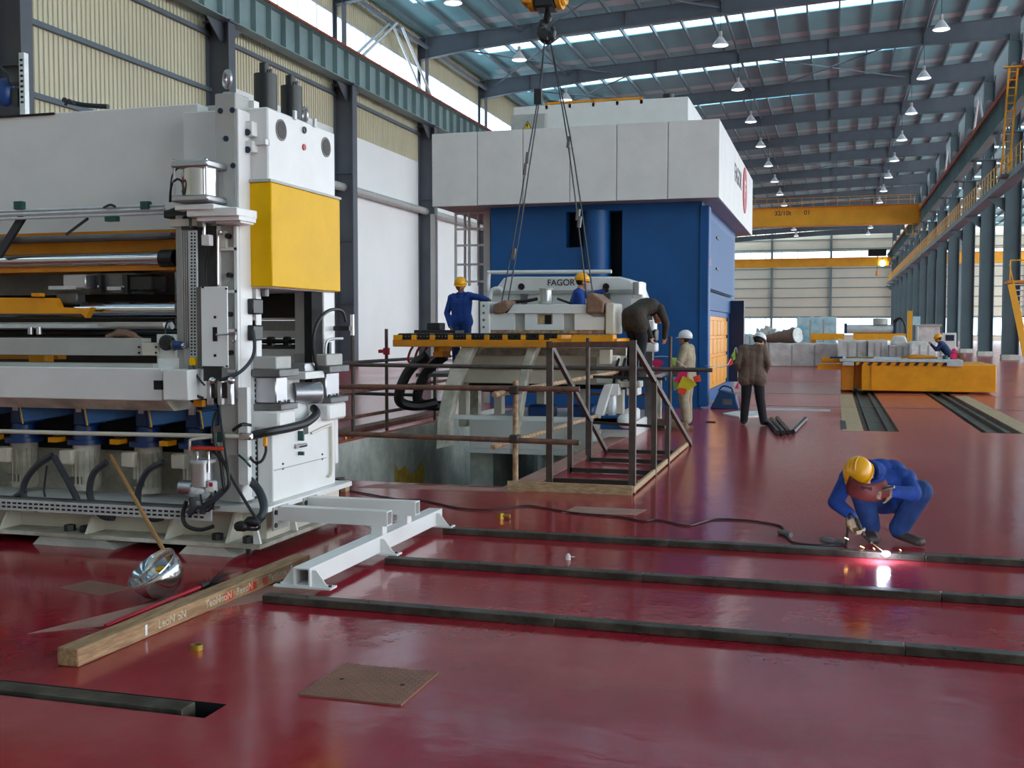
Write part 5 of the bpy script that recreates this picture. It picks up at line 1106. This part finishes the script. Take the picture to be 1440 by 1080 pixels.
# small things on the floor
a = U(277, 914, z=0); tr_ = thing('tape_roll', 'small yellowish roll of tape lying on the red floor', 'tape', (a.x, a.y, 0))
B().lathe([(.026,0),(.034,0),(.034,.03),(.026,.03),(.026,0)], (a.x,a.y,.001), n=20).build('tape', 'cap_gold', tr_); B().lathe([(.023,0),(.026,0),(.026,.03),(.023,.03),(.023,0)], (a.x,a.y,.001), n=20).build('core', 'sack', tr_)
a = U(799, 787, z=0); t = thing('plastic_cap', 'tiny white plastic cap lying between the floor rails', 'cap', (a.x,a.y,0)); B().lathe([(.0,0),(.02,0),(.018,.03),(.008,.045),(0,.05)], (a.x,a.y,0), n=12).build('cap_body','paper',t); B().box(a.x+.015,a.x+.05,a.y-.004,a.y+.004,.02,.026).build('cap_tab','paper',t)
for px, py, lab in ((704,729,'small brass fitting lying on the floor beyond the tube frame'),(486,616,'small brass fitting lying by the orange pit edge')):
    a = U(px,py,z=0); t = thing('brass_fitting', lab, 'fitting', (a.x,a.y,0)); B().cyl((a.x,a.y,0),(a.x,a.y,.05),.035,n=6).build('hexagon','cap_gold',t); B().cyl((a.x+.03,a.y,.025),(a.x+.09,a.y,.025),.02,n=8).build('thread','cap_gold',t)
a = U(482,690,z=0); tag(B().box(a.x-.07,a.x-.0,10.65,10.78,0,.14).build('timber_block','dark_brown_steel'), 'dark short timber block standing by the machine base', 'block'); tag(B().box(a.x+.005,a.x+.065,10.66,10.76,0,.12).build('timber_block','pale_wood'), 'pale short timber block where the welding cable starts', 'block')
# welding cable
wc = thing('welding_cable', 'thin black welding cable snaking across the red floor to the welder', 'cable', tuple(U(760,716,z=0)))
cp_ = [(492,690),(520,695),(560,702),(590,703),(615,708),(650,715),(690,717),(715,714),(740,711),(765,714),(800,720),(840,724),(875,727),(905,733),(925,731),(965,739),(985,735),(1005,730),(1040,731),(1070,734),(1098,740),(1104,750),(1115,762),(1140,766),(1165,767),(1190,766)]
B().tube([U(px,py,z=.009) for px,py in cp_], .008, n=7, sub=5).build('cable','black_rubber',wc); a = U(1104,750,z=.02); B().cyl(a+Vector((-.05,.06,0)), a+Vector((.05,-.06,0)), .022, n=10).build('connector','dull_steel',wc)
gl = thing('work_glove', 'dusty grey work glove lying flat on the welding cable', 'glove', tuple(U(1165,758,z=0)))
a = U(1165,760,z=.03)
B().ball(a, (.085,.055,.022), 14, 8, R=Matrix.Rotation(-.7,3,'Z')).build('palm','dull_steel',gl)
for k in range(4): B().tube([a+Vector((.05,-.05+k*.022,0)), a+Vector((.11,-.09+k*.02,0)), a+Vector((.15,-.11+k*.022,-.01))], [.014,.012,.009], n=6).build('finger','dull_steel',gl)
# steel bars, paper and toolbox near the standing men
for i, (p, q) in enumerate((((1078,590),(1094,609)),((1085,589),(1102,609)),((1093,588),(1110,608)))): tag(B().cyl(U(*p,z=.045), U(*q,z=.045), .042, n=14).build('steel_bar','black_paint'), 'black steel bar in the bundle of three at the standing man feet', 'bar', 'bundle of black steel bars')
tag(B().cyl(U(1115,607,z=.04), U(1133,589,z=.04), .04, n=14).build('steel_bar','black_paint'), 'single black steel bar lying apart from the bundle of three', 'bar')
tag(B().prism([(U(1016,583,z=0).x,U(1016,583,z=0).y),(U(1040,588,z=0).x,U(1040,588,z=0).y),(U(1078,586,z=0).x,U(1078,586,z=0).y),(U(1068,580,z=0).x,U(1068,580,z=0).y),(U(1035,580,z=0).x,U(1035,580,z=0).y)],'z',.002,.03).build('paper_sheet','paper'), 'crumpled white paper sheet on the floor behind the standing man', 'paper')
tag(B().box(U(994,593,z=0).x,U(1008,593,z=0).x,20.7,20.76,0,.02).build('short_flat','black_paint'), 'short black flat bar lying on the floor in front of the press', 'bar')
a = U(1003,573,z=0); a.y -= .35; a.x += .3; t = thing('tool_box', 'blue steel tool box leaning at the foot of the press', 'box', (a.x,a.y,0)); B().prism([(a.x-.32,0),(a.x+.3,0),(a.x+.22,.34),(a.x-.12,.42)],'y',a.y-.15,a.y+.25).build('case','toolbox_blue',t,bevel=.02); B().box(a.x-.05,a.x+.15,a.y-.17,a.y-.15,.1,.22).build('clasp','dull_steel',t); B().tube([(a.x-.15,a.y,.4),(a.x-.05,a.y,.5),(a.x+.12,a.y,.46),(a.x+.18,a.y,.34)],.018,n=6).build('handle','black_paint',t)
tag(B().box(U(1010,560,z=0).x,U(1035,556,z=0).x,26.5,27.6,0,.012).build('striped_mat','sign_yellow'), 'yellow striped floor mat at the press door', 'mat')
tag(B().tube([U(905,597,z=.03),U(925,598,z=.05),U(950,601,z=.05),U(975,603,z=.03)],[.06,.12,.14,.1,.05],n=8).build('dropped_sack','sack'), 'flat brown sacking heap at the white helmeted man feet', 'sack')

# ------------------------------------------------------------------ guard rails round the pit, from scaffold tube
SG = 'scaffold tubes guarding the pit'
def stube(p0, p1, r, m, label): return tag(B().cyl(p0, p1, r, n=12).build('scaffold_tube', m), label, 'tube', SG)
stube((-3.30,11.38,0), (-3.30,11.38,1.18), .03, 'pale_rust', 'upright rusty scaffold tube at the near pit corner behind the timber kickboard')
stube((-9.0,11.33,1.075), (U(815,547,y=11.33).x,11.33,1.1), .03, 'rust', 'upper rusty scaffold tube along the near pit edge')
stube((-9.0,11.33,.585), (U(815,616,y=11.33).x,11.33,.53), .03, 'rust', 'lower rusty scaffold tube along the near pit edge')
stube(U(695,555,y=11.0), U(905,516,y=19.3), .03, 'pale_rust', 'upper pale scaffold tube running back along the pit side')
stube(U(693,629,y=11.0), U(872,575,y=19.2), .03, 'pale_rust', 'lower pale scaffold tube running back along the pit side')
stube((-7.6,14.9,1.22), (-1.56,14.9,1.19), .03, 'frame_steel', 'long dark scaffold tube bridging the pit in front of the table legs')
for k, (x, y, h) in enumerate(((-3.24,14.75,1.62),(-2.68,18.75,1.62),(-7.52,16.4,1.75),(-7.5,17.76,1.75),(-7.4,19.9,1.3))):
    stube((x,y,0),(x,y,h),.03,'frame_steel',['upright scaffold tube between the braced frame and the feeder','upright scaffold tube in front of the white helmeted man','upright scaffold tube at the far pit edge nearest the levelling machine','upright scaffold tube with a red clamp at the far pit edge','short upright scaffold tube behind the black drag hoses'][k])
for z0, z1, m in ((1.2,1.2,'frame_steel'),(.72,.72,'rust'),(.3,.3,'rust')): stube((-7.6,13.0,z0),(-7.46,21.0,z1),.03,m,['top','middle','bottom'][(1.2,.72,.3).index(z0)]+' scaffold tube of the guard rail beyond the pit')
stube((-8.9,17.8,.62),(-7.0,17.8,.6),.03,'black_paint','dark scaffold tube stub clamped across the far guard rail')
stube((-7.3,20.6,.55),(-3.2,20.6,.5),.03,'rust','rusty scaffold tube behind the feeder machine base')
cl = thing('scaffold_clamp','red scaffold clamp on the far upright tube','clamp',(-7.5,17.76,1.35)); B().cyl((-7.5,17.76,1.3),(-7.5,17.76,1.42),.06,n=10).build('clamp_ring','print_red',cl); B().box(-7.62,-7.5,17.68,17.84,1.33,1.39).build('clamp_arm','print_red',cl)
for k, (x,y,z) in enumerate(((-3.3,11.36,1.08),(-3.3,11.36,.55))): q = thing('tube_coupler',['dark steel coupler on the upper near corner tube joint','dark steel coupler on the lower near corner tube joint'][k],'coupler',(x,y,z)); B().box(x-.05,x+.05,y-.07,y+.07,z-.045,z+.045).build('coupler_body','dark_brown_steel',q,bevel=.012); B().cyl((x+.05,y,z),(x+.1,y,z),.014,n=6).build('coupler_bolt','dull_steel',q)
for k in range(3):                                                  # red padlock-like hooks hanging on the rail
    x = -7.0+k*.13; q = thing('red_shackle','small red shackle hanging under the orange table end','shackle',(x,17.6,1.3),'red shackles under the table end'); B().tube([(x+.06,17.6,1.45),(x,17.6,1.35),(x-.03,17.6,1.22),(x+.03,17.6,1.16),(x+.08,17.6,1.22)],.022,n=6).build('bow','print_red',q); B().tube([(x+.06,17.6,1.43),(x+.1,17.6,1.53)],.012,n=5,sub=1).build('pin','dull_steel',q)
q = thing('wood_plank','dark plank lying at the far pit edge','plank',(-7.7,17.5,0)); B().box(-8.0,-7.72,14.5,21.5,.0,.06).build('board','rust',q,bevel=.006)
# kickboards of pale timber
for k, (p0, p1) in enumerate((((-3.36,11.28),(-2.0,11.28)),((-2.0,11.3),(-2.06,16.3)))):
    tag(B().bar((p0[0],p0[1],.05),(p1[0],p1[1],.05),.03,.1 if k == 0 else .06).build('timber_kickboard','pale_wood'), ['pale timber kickboard on the near side of the braced steel frame','pale timber kickboard along the open floor side of the braced frame'][k], 'board')
# braced angle iron frame, stepping down to the floor
bf = thing('braced_frame','dark angle iron stair frame with sloping braces beside the pit','frame',(-2.55,13.2,0))
for x, h, (yf) in ((-3.05,1.6,15.1),(-2.03,1.62,16.4)):
    y0 = 11.45 if x > -3 else 11.9
    B().box(x-.035,x+.035,y0-.03,y0+.03,0,h).build('tall_post','frame_steel',bf)
    B().bar((x,y0+.05,h-.05),(x,yf,.03),.045,.06).build('sloping_brace','frame_steel',bf)
    for yy in (12.9,14.0): hh = h*(yf-yy)/(yf-y0)*.98; B().box(x-.03,x+.03,yy-.03,yy+.03,0,hh).build('short_post','frame_steel',bf)
for yy in (11.95,12.9,14.0,15.1): B().box(-3.05,-2.03,yy-.03,yy+.03,.01,.06).build('floor_bar','dark_brown_steel',bf)
B().bar((-3.05,11.85,1.56),(-2.03,11.5,1.58),.04,.06).build('top_bar','rust',bf)
for z in (1.12,.52): B().bar((-3.0,14.0,z),(-2.0,13.6,z),.03,.035).build('cross_bar','dark_brown_steel',bf)
# signal bunting strung by the press
bu = thing('flag_bunting','string of pink, yellow and orange plastic pennants hung by the guard rail','bunting',(-2.9,19.6,1.1))
A_, B_ = U(885,500,y=18.8), U(975,508,y=18.7)
B().tube([U(880,500,y=18.9),U(905,503,y=18.9),U(942,502,y=18.75),U(975,520,y=18.9),U(1025,512,y=19.4)],.006,n=5).build('string','paper',bu)
def pennant(P, y, m): B().prism(ppoly(P,y),'y',y,y+.012).build('pennant',m,bu)
pennant([(912,509),(924,505),(935,509),(928,516),(927,525),(922,524),(921,515)],18.85,'flag_pink'); pennant([(905,512),(915,504),(921,512),(914,519)],18.9,'flag_orange'); pennant([(944,503),(952,503),(949,514),(944,513)],18.75,'flag_green')
pennant([(947,536),(957,522),(967,522),(966,536),(957,540)],18.9,'flag_pink'); pennant([(952,546),(960,529),(972,533),(980,541),(965,552)],18.88,'flag_yellow'); pennant([(946,530),(956,530),(958,545),(948,550)],18.92,'flag_green'); pennant([(955,545),(966,547),(963,556),(952,552)],18.86,'flag_orange'); pennant([(974,530),(984,527),(986,536),(977,538)],18.8,'flag_orange')
b2 = thing('flag_bunting','short cluster of orange pennants hanging beside the navy press post','bunting',(U(1030,510,y=23).x,23,1)); 
for P_, m in (([(1021,512),(1030,500),(1031,512),(1025,515)],'flag_orange'),([(1028,500),(1034,491),(1034,505),(1030,508)],'flag_green'),([(1033,546),(1038,537),(1039,547)],'flag_pink')): B().prism(ppoly(P_,23),'y',23,23.012).build('pennant',m,b2)
B().tube([(BX1+.1,BY0-.05,.95),U(1018,516,y=23),U(1028,505,y=23),U(1036,490,y=23.2),U(1038,545,y=23)],.006,n=5).build('string','paper',b2)
# ------------------------------------------------------------------ people
def seg_dist(Pn, a, b, ra, rb):
    a = np.array(a); b = np.array(b); ab = b-a; L = max((ab**2).sum(), 1e-9)
    t = np.clip(((Pn-a)@ab)/L, 0, 1); c = a+t[:, None]*ab
    return np.linalg.norm(Pn-c, axis=1) - (ra+(rb-ra)*t)
def capsule_mesh(b, p0, p1, r0, r1):
    b.cyl(p0, p1, r0, r1, n=14); b.ball(p0, r0, 14, 8); b.ball(p1, r1, 14, 8)
class Body:
    def __init__(s): s.caps = []
    def c(s, p0, p1, r0, r1=None, m=0): s.caps.append((Vector(p0), Vector(p1), r0, r0 if r1 is None else r1, m)); return s
    def build(s, name, mats, parent, voxel):
        b = B()
        for p0, p1, r0, r1, m in s.caps:
            if (p1-p0).length < 1e-4: p1 = p0+Vector((0,0,.002))
            capsule_mesh(b, p0, p1, r0, r1)
        off = parent_world(parent); me = bpy.data.meshes.new(name)
        me.from_pydata((np.array([tuple(v) for v in b.v])-np.array(off)).tolist(), [], b.f)
        o = bpy.data.objects.new(name, me); COL.objects.link(o)
        r = o.modifiers.new('r', 'REMESH'); r.mode = 'VOXEL'; r.voxel_size = voxel
        q = o.modifiers.new('s', 'SMOOTH'); q.factor = .5; q.iterations = 4
        bpy.context.view_layer.update()
        me2 = bpy.data.meshes.new_from_object(o.evaluated_get(bpy.context.evaluated_depsgraph_get()))
        o.modifiers.clear(); o.data = me2; me2.name = name; bpy.data.meshes.remove(me)
        n = len(me2.polygons); C = np.empty(n*3); me2.polygons.foreach_get('center', C); C = C.reshape(-1, 3)+np.array(off)
        D = np.stack([seg_dist(C, p0, p1, r0, r1) for p0, p1, r0, r1, m in s.caps]); mi = np.array([c[4] for c in s.caps])[D.argmin(0)]
        me2.materials.clear()
        for m in mats: me2.materials.append(MATS[m])
        me2.polygons.foreach_set('material_index', mi.astype(np.int32)); me2.polygons.foreach_set('use_smooth', np.ones(n, dtype=bool)); me2.update()
        o.parent = parent; return o
def hand(bd, w_, d, nrm, m, curl=.5, thumb=1, s=1.0):
    """palm, four unequal bent fingers and a thumb; d points to the fingers, nrm out of the palm"""
    w_ = Vector(w_); d = Vector(d).normalized(); nrm = Vector(nrm); nrm = (nrm-d*nrm.dot(d)).normalized(); sd = d.cross(nrm)*thumb
    k = w_+d*.085*s
    for q in (-.028, -.009, .01, .028): bd.c(w_+sd*q*.7*s, k+sd*q*s, .016*s, .013*s, m)
    for q, L in ((.03,.072),(.01,.08),(-.01,.074),(-.029,.058)):
        p = k+sd*q*s; dd = d
        for j, f in enumerate((.45,.32,.23)):
            a = curl*(j+.6); v = (d*math.cos(a)+nrm*math.sin(a)).normalized(); e = p+v*L*f*s*1.05; bd.c(p, e, (.0105-.001*j)*s, (.0095-.001*j)*s, m); p = e
    p = w_+d*.02*s+sd*.03*s; e = p+(d*.6+sd*.55+nrm*.35)*.045*s; bd.c(p, e, .014*s, .011*s, m); bd.c(e, e+(d*.8+sd*.1+nrm*.5*curl*2)*.032*s, .011*s, .0085*s, m)
def person(label, loc, yaw, J, top, trousers, skin='skin', hat='helmet_yellow', gloves=None, shoe='shoe', hf=(0,1,-.1), hu=(0,0,1), voxel=.011, bulk=1.0, curl=.5, hands=None, hat_kind='hard_hat', foot=True, legk=1.0, hs=1.0, visor=1.0, coat=0):
    Rz = Matrix.Rotation(yaw, 3, 'Z'); loc = Vector(loc)
    W = lambda p: loc + Rz @ Vector(p)
    j = {k: W(v) for k, v in J.items()}
    t = thing('person', label, 'person', tuple(loc)); bd = Body()
    mats = [top, trousers, skin, shoe, gloves or skin]; HM = 4 if gloves else 2
    side = (j['shR']-j['shL']).normalized(); hside = (j['hipR']-j['hipL']).normalized(); k = bulk
    # torso
    bd.c(j['shL'], j['shR'], .066*k, .066*k, 0)
    for s, sh, hp in ((-1,'shL','hipL'),(1,'shR','hipR')):
        cs = j['chest']+side*s*.075*k; ws = j['chest'].lerp(j['pelvis'], .62)+hside*s*.06*k
        bd.c(j[sh]-side*s*.05, cs, .078*k, .108*k, 0); bd.c(cs, ws, .108*k, .1*k, 0); bd.c(ws, j[hp], .1*k, .115*k, 0 if J.get('coat') is None else 0)
    bd.c(j['chest'], j['pelvis'], .115*k, .11*k, 0)
    bd.c(j['hipL'], j['hipR'], .105*k, .105*k, 1)
    bd.c(j['chest'].lerp(j['neck'], .55), j['neck'], .085*k, .058, 0)
    if coat:
        dn = (j['knL'].lerp(j['knR'],.5)-j['pelvis']).normalized()
        for s, hp in ((-1,'hipL'),(1,'hipR')): bd.c(j[hp], j[hp]+dn*coat+hside*s*.03, .112*k, .118*k, 0)
        bd.c(j['pelvis'], j['pelvis']+dn*coat, .112*k, .115*k, 0)
    # limbs
    for s in 'LR':
        e, w_ = j['el'+s], j['wr'+s]
        bd.c(j['sh'+s], e, .06*k, .05*k, 0); bd.c(e, w_, .05*k, .038*k, 0)
        kn, an, to = j['kn'+s], j['an'+s], j['toe'+s]
        bd.c(j['hip'+s], kn, .092*k*legk, .072*k*legk, 1); bd.c(kn, an, .07*k*legk, .06*k*legk, 1)
        if foot:
            heel = an + (an-to).normalized()*.03; heel.z = max(an.z-.045, loc.z+.04); tt = to.copy(); tt.z = max(tt.z, loc.z+.035)
            fs = Vector((-(to-an).y, (to-an).x, 0)).normalized()
            bd.c(heel, tt+fs*.015, .042, .034, 3); bd.c(heel, tt-fs*.015, .042, .034, 3); bd.c(an, heel.lerp(tt,.35), .046, .04, 3)
        dflt = (w_-e).normalized(); hd_, hn_ = (hands or {}).get(s, (None, None))
        hd_ = Rz @ Vector(hd_) if hd_ else dflt; hn_ = Rz @ Vector(hn_) if hn_ else (Rz @ Vector((-1 if s == 'R' else 1, .2, 0)))
        bd.c(w_-dflt*.02, w_+hd_*.02, .031*hs, .028*hs, HM); hand(bd, w_, hd_, hn_, HM, curl, 1 if s == 'R' else -1, hs)
    # head
    hfw = (Rz @ Vector(hf)).normalized(); hup = Rz @ Vector(hu); hup = (hup-hfw*hup.dot(hfw)).normalized(); hr = hfw.cross(hup)
    H = j['head']; Q = lambda x, y, z: H+hr*x+hfw*y+hup*z
    bd.c(j['neck'], Q(0,-.015,-.06), .052, .05, 2)
    bd.c(Q(0,-.02,.03), Q(0,.01,.02), .083, .078, 2); bd.c(Q(0,.02,-.03), Q(0,.045,-.075), .066, .045, 2); bd.c(Q(-.03,.04,-.03), Q(.03,.04,-.03), .05, .05, 2)
    bd.c(Q(0,.085,.005), Q(0,.105,-.03), .012, .017, 2); bd.c(Q(-.02,.083,-.062), Q(.02,.083,-.062), .012, .012, 2)
    for s in (-1,1): bd.c(Q(s*.08,-.01,.0), Q(s*.085,-.015,-.035), .016, .011, 2)
    bo = bd.build('body', mats, t, voxel)
    for s in (-1,1): B().ball(Q(s*.03,.086,.008), (.011,.011,.008), 8, 6).build('eye', 'black_paint', t)
    B().ball(Q(0,.095,-.058), (.022,.006,.005), 8, 5, R=Matrix((hr,hfw,hup)).transposed()).build('mouth', 'skin_dark', t)
    Rm = Matrix((hr, hfw, hup)).transposed()
    # hair round the nape and temples
    b = B(); b.ball(Q(0,-.028,.02), (.092,.088,.09), 16, 10, R=Rm); hb_ = b.build('hair', 'hair', t)
    if hat_kind == 'hard_hat':
        n = 22; v = []; f = []
        prof = [(1.0,0.0),(.99,.035),(.94,.065),(.83,.09),(.66,.11),(.42,.124),(.18,.13),(0.001,.131)]
        for r, h in prof:
            for i in range(n): a = 2*math.pi*i/n; v.append(Q(.112*r*math.cos(a), -.01+.132*r*math.sin(a), .028+h))
        f = [(q*n+i, q*n+(i+1)%n, (q+1)*n+(i+1)%n, (q+1)*n+i) for q in range(len(prof)-1) for i in range(n)]
        ho = B()._add(v, f).build('hard_hat', hat, t, ang=60); so = ho.modifiers.new('shell', 'SOLIDIFY'); so.thickness = .006
        v = []; n = 28
        for i in range(n):
            a = 2*math.pi*i/n; fr = max(0, math.sin(a)); ex = .012+.045*fr**3*visor
            for r_, h in ((0,.03),(ex,.024)): v.append(Q((.110+r_)*math.cos(a), -.01+(.130+r_)*math.sin(a), h-.012*fr*(r_ > 0)))
        f = [(2*i, 2*((i+1)%n), 2*((i+1)%n)+1, 2*i+1) for i in range(n)]
        bro = B()._add(v, f).build('brim', hat, ho); bro.modifiers.new('shell', 'SOLIDIFY').thickness = .005
        for x in (-.03, 0, .03): B().tube([Q(x,.095,.1), Q(x,.05,.145), Q(x,-.02,.162), Q(x,-.09,.135)], .006, n=6, sub=3).build('crown_ridge', hat, ho)
    # collar
    b = B(); cc = j['neck'].lerp(j['chest'], .12); dn = (j['head']-j['chest']).normalized()
    a0 = dn.orthogonal().normalized(); b0 = dn.cross(a0)
    b.tube([cc+(a0*math.cos(x)+b0*math.sin(x))*.066*k for x in np.linspace(0, 2*math.pi, 15)], .02, n=7, sub=1); b.build('collar', top, t)
    return t
STAND = dict(pelvis=(0,0,.93), chest=(0,.01,1.24), neck=(0,.015,1.44), head=(0,.035,1.56), shL=(-.185,0,1.385), shR=(.185,0,1.385), elL=(-.25,-.03,1.12), elR=(.25,-.03,1.12),
             wrL=(-.25,.06,.88), wrR=(.25,.06,.88), hipL=(-.09,0,.9), hipR=(.09,0,.9), knL=(-.1,.03,.5), knR=(.1,.03,.5), anL=(-.11,-.02,.1), anR=(.11,-.02,.1), toeL=(-.13,.15,.04), toeR=(.13,.15,.04))
def pose(**k): d = dict(STAND); d.update(k); return d
# standing man seen from behind, head bowed
person('person in a brown jacket and black trousers wearing a white helmet, standing with head bowed', (-1.40,20.3,0), 0.0,
       pose(head=(.10,.13,1.53), neck=(.04,.06,1.43), elL=(-.27,-.06,1.13), elR=(.27,-.04,1.13), wrL=(-.22,.1,.95), wrR=(.22,.1,.95), knL=(-.12,.03,.5), knR=(.13,.04,.5), anL=(-.15,-.02,.1), anR=(.2,-.04,.1), toeL=(-.18,.12,.04), toeR=(.33,.1,.04), hipL=(-.1,0,.9), hipR=(.1,0,.9)),
       'brown_cloth', 'black_cloth', hat='helmet_white', hf=(.35,.8,-.55), bulk=1.22, curl=.9, coat=.06)
# man in beige overalls looking at the machine
person('person in beige overalls and white helmet facing the pit machine beside the bunting', (-2.55,20.0,0), math.radians(80),
       pose(head=(.0,.05,1.57), elL=(-.27,.06,1.12), elR=(.27,.04,1.12), wrL=(-.14,.3,1.0), wrR=(.15,.28,.96), anL=(-.16,-.05,.1), toeL=(-.17,.13,.04), anR=(.14,.02,.1), toeR=(.16,.19,.04)),
       'beige_cloth', 'beige_cloth', hat='helmet_white', hf=(.1,1,.05), bulk=1.28, curl=1.0, legk=1.05, coat=.05)
# worker behind the roller table, one arm on the lifted beam
person('person in blue overalls and yellow helmet behind the orange table with one arm stretched out', (-6.47,18.8,.98), math.radians(180),
       pose(head=(.0,.06,1.55), shL=(-.18,.02,1.36), shR=(.19,0,1.33), elL=(-.42,.12,1.33), wrL=(-.62,.32,1.27), elR=(.28,.0,1.06), wrR=(.17,.12,.82)),
       'blue_cloth', 'blue_trousers', skin='skin_dark', gloves='glove', hf=(-.25,1,-.2), curl=.5, bulk=1.14)
# worker beside the lettered hood, reaching for it
person('person in blue overalls and yellow helmet reaching towards the lettered white hood', (-4.28,18.55,.98), math.radians(-70),
       pose(head=(.0,.1,1.58), neck=(0,.05,1.44), chest=(0,.02,1.24), shL=(-.18,.04,1.38), shR=(.18,.02,1.38), elL=(-.2,.24,1.36), wrL=(-.12,.46,1.42), elR=(.24,.06,1.12), wrR=(.2,.28,1.2)),
       'blue_cloth', 'blue_trousers', gloves='dark_brown_cloth', hf=(-.15,1,-.1), curl=.8, bulk=1.22)
# man in a dark coat bent over the table end
person('person in a dark brown coat bending over the end of the feeder machine', (-3.05,17.66,1.1), math.radians(-38),
       pose(pelvis=(0,-.1,.9), chest=(0,.2,1.02), neck=(0,.36,.93), head=(.02,.44,.85), shL=(-.19,.3,.98), shR=(.19,.3,.98), elL=(-.23,.38,.74), elR=(.23,.4,.74), wrL=(-.16,.42,.52), wrR=(.16,.44,.52), hipL=(-.09,-.1,.87), hipR=(.09,-.1,.87), knL=(-.1,.0,.48), knR=(.1,.0,.48), anL=(-.1,-.06,.1), anR=(.1,-.06,.1), toeL=(-.11,.1,.04), toeR=(.11,.1,.04)),
       'dark_brown_cloth', 'black_cloth', hf=(0,.45,-.9), hu=(0,.9,.45), bulk=1.22, hat_kind='none', coat=.16, legk=1.1)
B().box(-3.36,-2.86,17.4,18.1,.981,1.1).build('step_box','dull_steel',pm)
# far worker bent over the goods behind the cart
person('person in navy overalls and yellow helmet bending to the goods behind the orange cart', (3.45,36.5,0), math.radians(75),
       pose(pelvis=(0,-.05,.92), chest=(0,.16,1.2), neck=(0,.27,1.36), head=(0,.33,1.46), shL=(-.18,.22,1.3), shR=(.18,.22,1.3), elL=(-.22,.34,1.12), elR=(.22,.34,1.12), wrL=(-.15,.5,1.28), wrR=(.15,.46,1.2), hipL=(-.09,-.05,.9), hipR=(.09,-.05,.9)),
       'navy_cloth', 'navy_cloth', hf=(0,1,-.5), bulk=1.1, voxel=.014)
# ------------------------------------------------------------------ crouching welder
wd = person('person in blue work clothes and yellow helmet crouching to weld a floor rail', (.42,9.3,0), 0,
       {k: tuple(Vector(v)-Vector((.42,9.3,0))) for k, v in dict(
        pelvis=(.50,9.56,.36), chest=(.38,9.36,.545), neck=(.27,9.14,.60), head=(.215,9.03,.565), shR=(.13,9.2,.53), shL=(.58,9.3,.53),
        elR=(.03,9.06,.35), wrR=(.15,8.97,.27), elL=(.62,9.08,.44), wrL=(.47,8.98,.47), hipR=(.42,9.56,.33), hipL=(.58,9.54,.33),
        knR=(.24,9.2,.41), knL=(.68,9.22,.44), anR=(.31,9.38,.12), anL=(.53,9.34,.12), toeR=(.33,9.2,.04), toeL=(.68,9.2,.04)).items()},
       'blue_cloth', 'blue_trousers', gloves='glove', hf=(-.2,-.7,-.66), hu=(-.35,-.5,.6), voxel=.008, bulk=1.2, curl=.95, legk=1.12, hs=1.3, visor=.2,
       hands=dict(R=((.35,-.15,-.9),(.5,-.8,-.1)), L=((-.85,-.3,.05),(.1,-.9,-.2))))
# hand held welding mask in front of the face
mk_ = thing('welding_mask', 'brown hand held welding mask in front of the crouching welder face', 'mask', (.25,8.9,.5))
v = []; nu, nv = 10, 8
fwd = Vector((-.12,-.8,-.58)).normalized(); rgt = Vector((1,-.12,-.06)); rgt = (rgt-fwd*rgt.dot(fwd)).normalized(); upv = rgt.cross(fwd)
cM = Vector((.265,8.9,.478))
for i in range(nu+1):
    for q in range(nv+1):
        a = (i/nu-.5)*2; c = (q/nv-.5)*2
        wdt = .165*(1-.18*max(0,-c)); v.append(cM + rgt*a*wdt + upv*c*.095 + fwd*(.04-.07*a*a-.015*c*c))
f = [(i*(nv+1)+q, (i+1)*(nv+1)+q, (i+1)*(nv+1)+q+1, i*(nv+1)+q+1) for i in range(nu) for q in range(nv)]
so = B()._add(v, f).build('shield', 'mask_brown', mk_); so.modifiers.new('shell','SOLIDIFY').thickness = .005
B().bar(cM-upv*.05+fwd*.03-rgt*.04, cM-upv*.05+fwd*.03+rgt*.04, .01, .03, up=tuple(upv)).build('lens','black_paint',mk_)
B().cyl(cM+rgt*.12-upv*.03+fwd*.0, cM+rgt*.2-upv*.07, .012, n=8).build('handle','black_paint',mk_)
# electrode holder, rod and the arc
eh = thing('electrode_holder', 'dark electrode holder with a short rod in the welder gloved hand', 'tool', (.22,8.93,.16))
arc = Vector((.405,8.70,.056))
arc = U(1246,781,z=.055)
hA = Vector((.19,8.93,.25)); hB = Vector((.25,8.89,.12))
B().cyl(hA, hB, .016, .014, n=10).build('grip','black_rubber',eh); tipp = hB.lerp(arc,.35); B().cyl(hB, tipp, .011, n=8).build('jaw','dark_brown_steel',eh); B().cyl(tipp, arc+Vector((0,0,.012)), .003, n=6).build('rod','pale_rust',eh)
B().tube([hA, hA+Vector((-.05,.0,.02)), U(1190,766,z=.03)], .01, n=6).build('lead','black_rubber',eh)
ak = B().ball(arc+Vector((0,0,.012)), (.03,.02,.022), 10, 8).build('weld_arc', 'weld_arc'); tag(ak, 'blinding bluish white welding arc on the floor rail', 'arc')
ld = bpy.data.lights.new('arc_light','POINT'); ld.energy = 4; ld.color = (.72,.8,1); ld.shadow_soft_size = .02
lo_ = bpy.data.objects.new('arc_light', ld); COL.objects.link(lo_); lo_.location = arc+Vector((-.03,.03,.045))
for k, (px, py) in enumerate(((1188,756),(1210,768),(1228,774),(1265,778))):
    a = U(px,py,y=8.75); a.z = max(a.z,.06); tag(B().cyl(a, a+Vector((.028 if k<2 else .012,0,-.012)), .0022 if k<2 else .0014, n=6).build('weld_spark','spark'), 'tiny glowing orange spark flying from the welding arc', 'spark', 'sparks round the welding arc')
